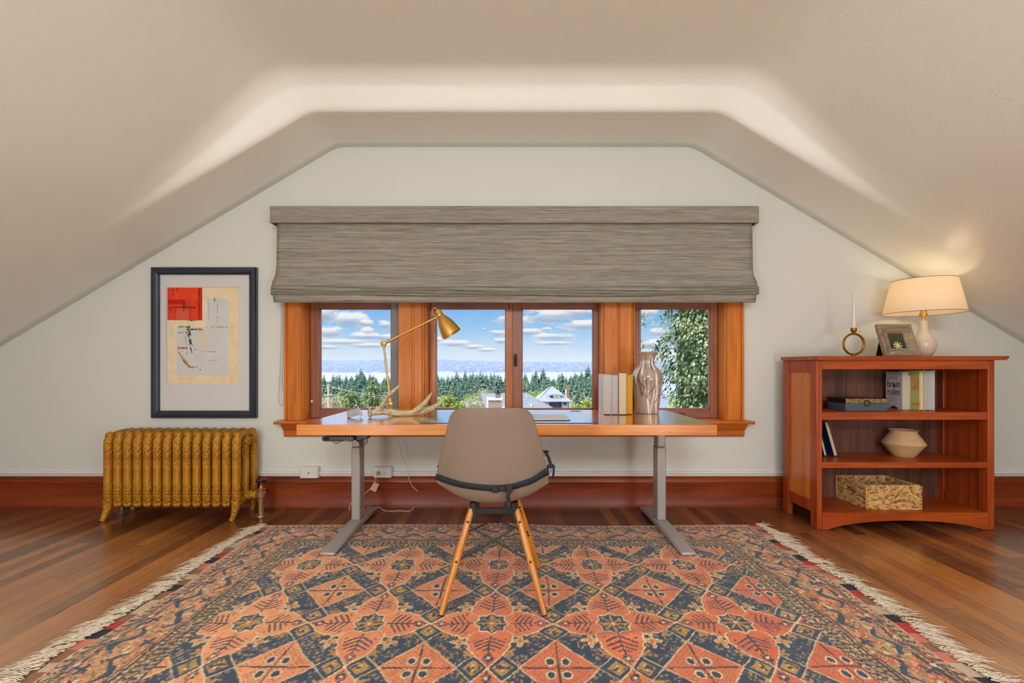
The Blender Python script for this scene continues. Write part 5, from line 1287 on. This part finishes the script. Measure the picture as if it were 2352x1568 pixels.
e_ = MB(); e_.add([(-.09, .030, .13), (-.03, .030, .13), (-.10, .09, .026), (-.03, .09, .026), (-.09, .026, .13), (-.03, .026, .13), (-.10, .085, .024), (-.03, .085, .024)], [(0, 1, 3, 2), (4, 6, 7, 5), (0, 2, 6, 4), (1, 5, 7, 3), (2, 3, 7, 6), (0, 4, 5, 1)])
e_.build('easel_leg', M['blackplastic'], pf, world=False)
# ring candle holder and candle
cx, cy = 2.205, 2.95
chd = thing('candle_holder', 'brass ring-shaped candle holder on the left of the bookcase top', 'candle holder', (cx, cy, TT))
MB().lathe([(.001, 0), (.036, 0), (.036, .003), (.012, .006), (.010, .014), (.001, .014)], (cx, cy, TT), 32).build('base', M['brassold'], chd)
zc = TT+.012+.068
MB().tube([(cx+.0665*math.cos(2*PI*k/56), cy, zc+.0665*math.sin(2*PI*k/56)) for k in range(56)], .0068, 10, loop=True).build('ring', M['brassold'], chd)
MB().lathe([(.008, -.004), (.009, .006), (.0165, .016), (.0175, .034), (.0165, .036), (.013, .034), (.012, .020), (.001, .018)], (cx, cy, zc+.068), 24).build('cup', M['brassold'], chd)
tc0 = zc+.068+.0185
tp = MB().lathe([(.001, 0), (.0105, .0), (.0100, .06), (.0075, .17), (.0052, .232), (.003, .242), (.001, .244)], (cx, cy, tc0), 20).build('taper_candle', None, None, origin=(cx, cy, tc0))
wx_m = speckle('white_wax', srgb(226, 222, 216), .35, .01); tp.data.materials.append(wx_m); tag(tp, 'tall thin white taper candle in the brass ring holder', 'candle')
MB().tube([(cx, cy, tc0+.243), (cx+.001, cy, tc0+.252)], .0008, 5).build('wick', M['white'], tp)

# ================================================================ THINGS ON THE DESK
# task lamp
TY = 2.97; J = lambda px, py, Y=TY: P(px, py, Y)
tk = thing('task_lamp', 'brass swing-arm task lamp behind the antler', 'lamp', (J(912, 0)[0], TY, DZ))
bcx = J(908, 0)[0]
MB().lathe([(.001, .0005), (.092, .0005), (.092, .010), (.088, .014), (.001, .014)], (bcx, TY, DZ), 48).build('lamp_foot', M['brass'], tk)
j0, j1, j2 = Vector(J(897, 928)), Vector(J(881, 789)), Vector(J(1010, 725))
st0 = Vector((j0.x+.002, TY, DZ+.013))
pm_ = MB(); pm_.tube([st0, j0], [.010, .009], 14); pm_.tube([j0, j0.lerp(j1, .08), j0.lerp(j1, .1), j1.lerp(j0, .1), j1.lerp(j0, .07), j1], [.0090, .0100, .0080, .0066, .0090, .0080], 14)
pm_.build('lower_arm', M['brass'], tk)
am = MB(); d_ = (j2-j1).normalized(); am.tube([j1, j1+d_*.03, j1+d_*.032, j1+d_*.045, j1+d_*.047, j2.lerp(j1, .02)], [.008, .008, .0105, .0105, .0072, .0078], 12)
am.box(-.001, .001, -.001, .001, -.001, .001, M=Matrix.Translation(j1))
am.build('upper_arm', M['brass'], tk)
for j in (j0, j1):
    MB().lathe([(.001, -.014), (.015, -.014), (.018, -.010), (.018, .010), (.015, .014), (.007, .016), (.006, .024), (.001, .026)], j, 20, (0, -1, 0)).build('knuckle', M['brass'], tk)
hA, hB = Vector(J(1004, 712)), Vector(J(1038, 767)); ax = (hB-hA).normalized(); HL = (hB-hA).length
hp = [(.001, 0), (.0195, .001), (.022, .006), (.022, .045), (.0235, .048), (.030, .058), (.043, .085), (.053, .115), (.060, .145), (.0655, .172), (.0665, .180), (.064, .180), (.058, .145), (.050, .115), (.040, .085), (.026, .06), (.001, .056)]
k_ = HL/.18
MB().lathe([(r_, h_*k_) for r_, h_ in hp], hA, 40, ax).build('lamp_head', M['brass'], tk)
MB().tube(smoothpath([hA+ax*.004, hA-ax*.014+Vector((-.004, 0, .003)), hA+Vector((-.030, 0, .002)), hA+Vector((-.028, 0, -.03)), j2+Vector((-.02, 0, .002))], 6), .003, 8).build('lamp_cord', speckle('gold_fabric_cord', srgb(190, 166, 110), .8, .1, 200), tk)
MB().tube([j2+Vector((0, -.024, 0)), j2+Vector((0, .024, 0))], .006, 10).tube([j2.lerp(j1, .03)+Vector((0, -.018, 0)), hA+ax*(.048)+Vector((0, -.024, 0))], .004, 8).build('head_pivot', M['brass'], tk)
# antler
def antler():
    root = thing('antler', 'pale shed deer antler with three tines lying on the desk', 'antler', (J(930, 0, 2.72)[0], 2.72, DZ))
    A = lambda px, py, Y: P(px, py, Y)
    m_, t, b = mat('antler_bone', rough=.55)
    n1 = t.noise(t.coords((22, 90, 90)), 1, 4, .7); s = t.new('ShaderNodeSeparateXYZ')
    t.l.new(t.ramp(n1, [(.30, srgb(140, 128, 84)), (.44, srgb(192, 182, 138)), (.58, srgb(222, 214, 184)), (.8, srgb(236, 232, 214))]), b.inputs['Base Color'])
    t.l.new(t.bump(n1, .6, .006), b.inputs['Normal'])
    mb = MB()
    beam = smoothpath([A(852, 948, 2.66), A(868, 946, 2.67), A(888, 945, 2.70), A(915, 949, 2.72), A(945, 948.5, 2.74), A(975, 943, 2.77), A(1000, 933, 2.80), A(1014, 922, 2.83), A(1022, 908, 2.86)], 5)
    rb_ = [.0165, .0185, .019, .018, .0185, .021, .0155, .0120, .003]
    mb.tube(beam, interp(rb_, 5), 14)
    mb.tube(smoothpath([A(866, 944, 2.67), A(876, 934, 2.66), A(885, 918, 2.63), A(898, 903, 2.60), A(912, 890, 2.58), A(921, 880, 2.56)], 4), interp([.018, .0155, .0135, .0112, .0075, .002], 4), 12)
    mb.tube(smoothpath([A(948, 946, 2.74), A(962, 938, 2.73), A(975, 926, 2.71), A(986, 911, 2.70), A(992.5, 900, 2.70)], 4), interp([.015, .0185, .0155, .0105, .002], 4), 12)
    o = mb.build('beam', m_, root, sharp=180); rmm = o.modifiers.new('remesh', 'REMESH'); rmm.mode = 'VOXEL'; rmm.voxel_size = .0028; rmm.use_smooth_shade = True
    sm2 = o.modifiers.new('smooth', 'SMOOTH'); sm2.iterations = 4; sm2.factor = .5
    bur = MB(); d_ = Vector((-1, -.55, -.05)); c_ = Vector(A(849, 948, 2.655))
    ring = []
    bur.lathe([(.001, .010), (.014, .009), (.0255, .004), (.0285, -.002), (.024, -.008), (.012, -.012)], c_, 22, d_)
    for i, v in enumerate(bur.v):
        k = .88+.16*math.sin(i*2.4)+.08*math.sin(i*5.1); v = Vector(v); bur.v[i] = tuple(c_+(v-c_)*k)
    bo = bur.build('burr', m_, root, sharp=180)
    return root
antler()
# grey gadget
gd = thing('grey_gadget', 'small grey wedge-shaped desk clock with its back to the viewer, left of the antler', 'clock', (P(815, 0, 2.62)[0], 2.64, DZ))
gm = MB(); a = [P(796, 943.5, 2.62), P(823, 936.5, 2.62), P(832, 950, 2.62), P(797, 960.6, 2.62)]
b_ = [P(800, 942, 2.66), P(825, 936, 2.66), P(831, 949, 2.66), P(801, 958.5, 2.66)]
gm.add(a+b_, [(0, 1, 2, 3), (4, 7, 6, 5), (0, 4, 5, 1), (1, 5, 6, 2), (2, 6, 7, 3), (3, 7, 4, 0)])
gm.build('clock_body', M['grey'], gd, bev=.003)
MB().add([P(823, 937, 2.615), P(828, 939, 2.615), P(834, 950, 2.615), P(833.5, 953.5, 2.615), P(826, 954, 2.615), P(823, 937, 2.665), P(828, 939, 2.665), P(834, 950, 2.665), P(833.5, 953.5, 2.665), P(826, 954, 2.665)], [(0, 1, 2, 3, 4), (5, 9, 8, 7, 6), (0, 5, 6, 1), (1, 6, 7, 2), (2, 7, 8, 3), (3, 8, 9, 4), (4, 9, 5, 0)]).build('clock_face', speckle('light_grey_plastic', srgb(176, 178, 184), .35, .01), gd, bev=.0015)
x_, y_, z_ = P(826.5, 955, 2.64); MB().tube([(x_, y_, z_+.004), (x_+.001, y_, DZ+.0005)], .004, 10).build('clock_stud', speckle('chrome', srgb(200, 200, 205), .15, .01, 40, 1), gd)
# desk pad, notebook, pen
pdm, pdt, pdb = mat('desk_pad_leather', srgb(38, 42, 52), .26, 0, .8, 1.0)
pdt.l.new(pdt.bump(pdt.noise(pdt.coords(), 6, 2), .08, .01), pdb.inputs['Normal'])
dp = MB(); X = (-.484, .450); dp.box(X[0], X[1], 2.385, 2.965, DZ+.0004, DZ+.0034); o = dp.build('desk_pad', pdm, None, bev=.001, origin=(0, 2.67, DZ)); tag(o, 'dark glossy desk pad in the middle of the desk', 'desk pad')
nbk = thing('notebook', 'slim grey notebook lying on the desk pad right of the chair', 'notebook', (.16, 2.58, DZ+.0035))
box('cover', speckle('charcoal_cover', srgb(60, 66, 68), .5, .02), nbk, .010, .318, 2.475, 2.69, DZ+.0037, DZ+.0060, .0008)
box('pages', M['paperwhite'], nbk, .012, .309, 2.478, 2.69, DZ+.0061, DZ+.0140, .0008)
# vase
vc = (.862, 2.912, DZ+.0005)
def vase():
    pr = [(.001, 0), (.066, 0), (.0695, .003), (.0705, .012), (.074, .05), (.080, .10), (.087, .15), (.0935, .19), (.0965, .215), (.0955, .235), (.088, .262), (.072, .285), (.055, .300), (.046, .312), (.0435, .325), (.0445, .340), (.050, .356), (.058, .370), (.0665, .381), (.0685, .386), (.066, .389), (.060, .386), (.045, .355), (.038, .325), (.04, .31), (.001, .30)]
    pts = []
    for i in range(len(pr)-1):
        for j in range(6): t = j/6; pts.append((pr[i][0]+(pr[i+1][0]-pr[i][0])*t, pr[i][1]+(pr[i+1][1]-pr[i][1])*t))
    pts.append(pr[-1]); R = np.array([p[0] for p in pts]); H = np.array([p[1] for p in pts]); k = np.ones(5)/5
    Rs = R.copy(); Rs[8:120] = np.convolve(R, k, 'same')[8:120]; R = Rs
    n = 240; th = np.linspace(0, 2*PI, n, endpoint=False); TH, HH = np.meshgrid(th, H); RR = np.repeat(R[:, None], n, 1)
    c = np.zeros(TH.shape+(3,)); c[:] = srgb(172, 154, 140)[:3]
    cr, tp_ = np.array(srgb(232, 226, 218)[:3]), np.array(srgb(130, 108, 92)[:3])
    rr = random.Random(5)
    for i in range(34):   # glaze drips
        t0 = rr.random()*2*PI; top = rr.uniform(.15, .39); ln = rr.uniform(.08, .26); w0 = rr.uniform(.05, .13)
        dT = np.angle(np.exp(1j*(TH-t0-.12*np.sin(HH*18+i)))); u = (top-HH)/ln
        w_ = w0*np.clip(np.sin(np.clip(u, 0, 1)*PI)**.5, 0, 1); msk = (u > 0) & (u < 1) & (np.abs(dT) < w_)
        c[msk] = cr if i % 3 else tp_
    for i in range(26):   # scratched lines
        t0 = -PI/2+rr.uniform(-1.3, 1.3) if i < 18 else rr.random()*2*PI; h0 = rr.uniform(.03, .25); sl = rr.choice([-1, 1, .0, .0, 0])*rr.uniform(5, 11); ln = rr.uniform(.05, .12)
        dT = np.angle(np.exp(1j*(TH-t0-sl*(HH-h0)))); c[(np.abs(dT) < .014+.0022*abs(sl)) & (HH > h0) & (HH < h0+ln)] = srgb(92, 66, 42)[:3]
    me = grid_mesh('tall_vase', vc[0]+RR*np.cos(TH), vc[1]+RR*np.sin(TH), vc[2]+HH, c, loopx=True)
    o = finish(me, 'tall_vase', vcol('drip_glaze', .16, .3, .5), None, sharp=80, origin=vc)
    tag(o, 'tall taupe vase with cream drip glaze and scratched brown lines', 'vase')
vase()

# ================================================================ WALL THINGS
# framed print
FX0, FX1, FZ0, FZ1 = (346-1176)*3.22/1050, (588-1176)*3.22/1050, 1-(960-840)*3.22/1050, 1-(613-840)*3.22/1050
fp = thing('framed_print', 'abstract print with a red square in a dark blue frame above the radiator', 'picture', ((FX0+FX1)/2, 3.24, FZ0))
navyf = speckle('navy_lacquer', srgb(30, 42, 58), .28, .04, 30, coat=.3)
m_ = MB(); rings = [[(FX0+i, y, FZ0+i), (FX1-i, y, FZ0+i), (FX1-i, y, FZ1-i), (FX0+i, y, FZ1-i)] for i, y in [(.001, 3.249), (0, 3.222), (.006, 3.214), (.026, 3.210), (.040, 3.214), (.050, 3.222), (.053, 3.236), (.054, 3.246)]]
m_.loft(rings, True, False); m_.build('frame', navyf, fp, sharp=20)
AX0, AX1, AZ0, AZ1 = (382.5-1176)*3.235/1050, (547-1176)*3.235/1050, 1-(881-840)*3.235/1050, 1-(660-840)*3.235/1050
mt = MB(); X0, X1, Z0, Z1 = FX0+.04, FX1-.04, FZ0+.04, FZ1-.04
for (a_, b_, c_, d_) in ((X0, AX0-.006, Z0, Z1), (AX1+.006, X1, Z0, Z1), (AX0-.006, AX1+.006, Z0, AZ0-.008), (AX0-.006, AX1+.006, AZ1+.004, Z1)): mt.box(a_, b_, 3.2385, 3.2425, c_, d_)
mt.build('mat_board', speckle('mat_board', srgb(222, 221, 219), .8, .005), fp, smooth=False)
def art():
    nx, nz = 230, 310; gx, gz = np.meshgrid(np.linspace(0, 1, nx), np.linspace(0, 1, nz)); s = lambda *c: np.array(srgb(*c)[:3])
    yy = 1-gz; C = np.zeros(gx.shape+(3,)); n = value_noise(gx, gz, .06, 1)[..., None]; nf = value_noise(gx, gz*2, .012, 2)[..., None]; st = value_noise(gx*6, gz, .05, 3)[..., None]
    C[:] = s(232, 216, 180)*(.88+.12*n)+s(20, 10, 0)*nf
    C[(gx > .86)] *= np.array([.98, .95, .88]); C[(yy > .93)] *= np.array([.98, .94, .86])
    jit = .008*(value_noise(gx, gz, .02, 8)-.5)
    w1 = (gx > .55+jit) & (gx < .85+jit) & (yy > .11) & (yy < .41); w2 = (gx > .53) & (gx < .85+jit) & (yy > .40) & (yy < .92); w3 = (gx > .13+jit) & (gx < .56) & (yy > .41+jit) & (yy < .92+jit)
    for w_ in (w1, w2, w3): C[w_] = (s(206, 208, 206)*(.95+.05*n)*(1-.04*st))[w_]
    soft = (gx > .44) & (gx < .54) & (yy > .42) & (yy < .62); C[soft] = (s(214, 204, 180)*(.95+.05*n))[soft]
    rd_ = (gx < .487) & (yy < .338); R = s(206, 52, 18)*(.9+.35*n)+(st-.5)*s(80, 30, 10); R = np.where((yy < .13)[..., None] & (gx > .1)[..., None], R*np.array([1.12, 1.35, 1.1]), R); R = np.where((gx > .43)[..., None], s(190, 24, 12)*(.9+.2*n), R); R = np.where(((yy > .12) & (yy < .17) & (gx < .25))[..., None], s(186, 16, 20), R); R = np.where(((yy > .22) & (gx > .12) & (gx < .3))[..., None], s(212, 84, 62)*(.95+.1*n), R); C[rd_] = np.clip(R, 0, 1)[rd_]
    def stroke(x0, y0, x1, y1, w_, col, th=.45, sd=4):
        dx, dy = x1-x0, y1-y0; L = math.hypot(dx, dy*1.34)+1e-6; t = ((gx-x0)*dx+(yy-y0)*dy)/(dx*dx+dy*dy); dd = np.abs((gx-x0)*dy-(yy-y0)*dx)/math.hypot(dx, dy)
        k = (t > 0) & (t < 1) & (dd < w_*(.5+value_noise(gx, gz, .03, sd))) & (value_noise(gx, gz*.8, .006, sd+1) > th); C[k] = s(*col)
    blk, brn = (38, 30, 26), (150, 92, 36)
    stroke(.06, .205, .40, .205, .008, blk, .45, 5); stroke(.23, .15, .23, .24, .012, blk, .4, 6); stroke(.44, .0, .44, .33, .006, blk, .42, 7); stroke(.08, .02, .08, .08, .008, blk, .4, 8); stroke(.13, .0, .13, .05, .008, blk, .4, 9); stroke(.04, .2, .04, .25, .014, blk, .4, 9)
    stroke(.28, .345, .48, .338, .003, blk, .4, 4); stroke(.14, .407, .30, .407, .006, blk, .35, 10); stroke(.29, .40, .30, .50, .026, blk, .42, 11); stroke(.30, .48, .32, .60, .018, blk, .46, 12); stroke(.32, .62, .345, .68, .010, blk, .2, 13); stroke(.32, .56, .40, .66, .004, blk, .5, 14); stroke(.32, .434, .42, .434, .007, blk, .3, 15); stroke(.43, .434, .51, .436, .012, brn, .35, 16)
    stroke(.14, .47, .28, .47, .006, brn, .42, 17); stroke(.25, .51, .27, .62, .006, blk, .5, 18); stroke(.14, .63, .28, .63, .012, brn, .4, 19); stroke(.27, .63, .275, .69, .005, brn, .3, 20)
    stroke(.15, .66, .25, .79, .008, (176, 120, 48), .3, 21); stroke(.20, .72, .31, .83, .018, (196, 150, 84), .3, 22); stroke(.22, .76, .33, .835, .007, (120, 74, 28), .25, 23); stroke(.31, .83, .42, .825, .006, brn, .35, 24)
    stroke(.57, .12, .585, .34, .004, blk, .5, 25); stroke(.66, .11, .66, .14, .008, brn, .2, 26); stroke(.70, .12, .70, .36, .003, (120, 110, 100), .5, 27); stroke(.53, .408, .84, .412, .005, brn, .5, 28); stroke(.50, .665, .68, .668, .003, brn, .45, 29); stroke(.56, .76, .72, .755, .003, brn, .5, 30); stroke(.455, .85, .458, .865, .006, blk, .1, 31)
    return gx, gz, np.clip(C*1.2, 0, 1)
gx_, gz_, C_ = art()
finish(grid_mesh('print', AX0+(AX1-AX0)*gx_, gx_*0+3.2440, AZ0+(AZ1-AZ0)*gz_, C_), 'print', vcol('art_print', .6), fp)
MB().box(AX0-.02, AX1+.02, 3.2442, 3.2460, AZ0-.02, AZ1+.02).build('print_border', M['paperwhite'], fp, smooth=False)
MB().box(FX0+.045, FX1-.045, 3.2300, 3.2315, FZ0+.045, FZ1-.045).build('glass', M['pictureglass'], fp, smooth=False)
# outlets
def plate(name, px0, px1, py0, py1, label, cat):
    x0, x1, z0, z1 = (px0-1176)*3.21/1050, (px1-1176)*3.21/1050, 1-(py1-840)*3.21/1050, 1-(py0-840)*3.21/1050
    r_ = thing(name, label, cat, ((x0+x1)/2, 3.23, z0))
    MB().box(x0+.001, x1+.006, 3.214, 3.2490, z0, z1+.002).build('box', M['white'], r_, bev=.003)
    MB().box(x0, x1, 3.208, 3.2145, z0+.0005, z1).build('cover_plate', M['white'], r_, bev=.0025)
    return r_, x0, x1, z0, z1
r_, x0, x1, z0, z1 = plate('phone_jack', 689, 729, 1073, 1098, 'white phone jack box on the baseboard, left of the desk leg', 'phone jack')
MB().box((x0+x1)/2-.004, (x0+x1)/2+.004, 3.2070, 3.209, (z0+z1)/2-.006, (z0+z1)/2+.004).build('jack_opening', M['dark'], r_)
for x in (x0+.014, x1-.018): MB().lathe([(.0028, 0), (.0022, .001)], (x, 3.208, (z0+z1)/2), 10, (0, -1, 0)).build('screw', M['steel'], r_)
r_, x0, x1, z0, z1 = plate('wall_outlet', 858, 897, 1073, 1097, 'white double wall outlet with one plug, right of the left desk leg', 'outlet')
zc_ = (z0+z1)/2
for x in (x0+.036, x0+.081):
    so = MB().lathe([(.0165, 0), (.0160, .002)], (x, 3.208, zc_), 20, (0, -1, 0)).build('socket', M['trimpaint'], r_)
    MB().box(x-.0035, x-.0015, 3.205, 3.2063, zc_-.006, zc_+.002).box(x+.002+.002, x+.004+.002, 3.205, 3.2063, zc_-.006, zc_+.002).lathe([(.0022, 0), (.0022, .001)], (x-.007, 3.2062, zc_), 8, (0, -1, 0)).build('slots', M['dark'], so)
xs_ = x0+.036
cd = thing('lamp_cord', 'white power cord with a pink tag plugged into the outlet', 'cord', (xs_, 3.19, zc_))
MB().lathe([(.013, 0), (.0125, .016), (.006, .024), (.001, .025)], (xs_, 3.2052, zc_), 16, (0, -1, 0)).build('plug', speckle('plug_grey', srgb(168, 164, 156), .5, .02), cd)
Q = lambda px, py, Y=3.17: Vector(P(px, py, Y))
cw = speckle('cord_white', srgb(206, 190, 172), .5, .02)
MB().tube(smoothpath([Vector((xs_, 3.184, zc_)), Q(864, 1098, 3.172), Q(858, 1110, 3.16), Q(850, 1122, 3.15), Q(836, 1134, 3.13), Q(815, 1146, 3.12), Q(804, 1160, 3.10), Q(803, 1172, 3.09)], 6), .0024, 8).build('cord', cw, cd)
tg = MB(); tg.add([Q(859.5, 1107, 3.150), Q(871, 1111, 3.150), Q(863, 1130, 3.150), Q(850, 1124.5, 3.150), Q(859.5, 1107, 3.153), Q(871, 1111, 3.153), Q(863, 1130, 3.153), Q(850, 1124.5, 3.153)], [(0, 1, 2, 3), (4, 7, 6, 5), (0, 4, 5, 1), (1, 5, 6, 2), (2, 6, 7, 3), (3, 7, 4, 0)])
tg.build('warning_tag', speckle('pink_tag', srgb(228, 178, 164), .7, .08, 200), cd)
c2 = MB(); c2.tube(smoothpath([Q(909, 999, 3.135), Q(914, 1012, 3.14), Q(921, 1030, 3.15), Q(923, 1048, 3.16), Q(932, 1066, 3.17), Q(936, 1082, 3.17), Q(940, 1100, 3.165), Q(947, 1116, 3.16), Q(960, 1128, 3.16)], 6), .0022, 8)
o = c2.build('hanging_cord', cw, None, origin=tuple(Q(909, 999, 3.135))); tag(o, 'thin white cord hanging down from behind the desk', 'cord')
c3_ = MB(); zf_ = .003
def fl(px, py): # a point of the photograph on the floor
    Y = 1050/(py-840)*(1-zf_); return Vector(((px-1176)*Y/1050, Y, zf_))
pts = [Vector(P(862, 1170, 3.10)), Vector(P(868, 1163, 3.13)), fl(884, 1172.5), fl(902, 1173.2), fl(922, 1172.6), fl(940, 1173), Vector(P(952, 1164, 3.2))]
c3_.tube(smoothpath(pts, 6), .0025, 8); o = c3_.build('extension_cord', cw, None, origin=tuple(fl(900, 1173))); tag(o, 'white cord lying on the floor by the baseboard, right of the left desk foot', 'cord')
# unseen stands added for the two point fill lights behind the viewer
for x_, lab in ((-1.53, 'left'), (1.63, 'right')):
    fl_l = thing('rear_fill_stand', 'unseen stand added for the fill light behind the viewer on the %s' % lab, 'fill light stand', (x_, -.6, 0))
    MB().lathe([(.001, .001), (.14, .001), (.14, .012), (.012, .02), (.012, .80), (.05, .83), (.05, .85), (.001, .85)], (x_, -.6, 0), 24).build('fill_stand_post', M['brass'], fl_l)
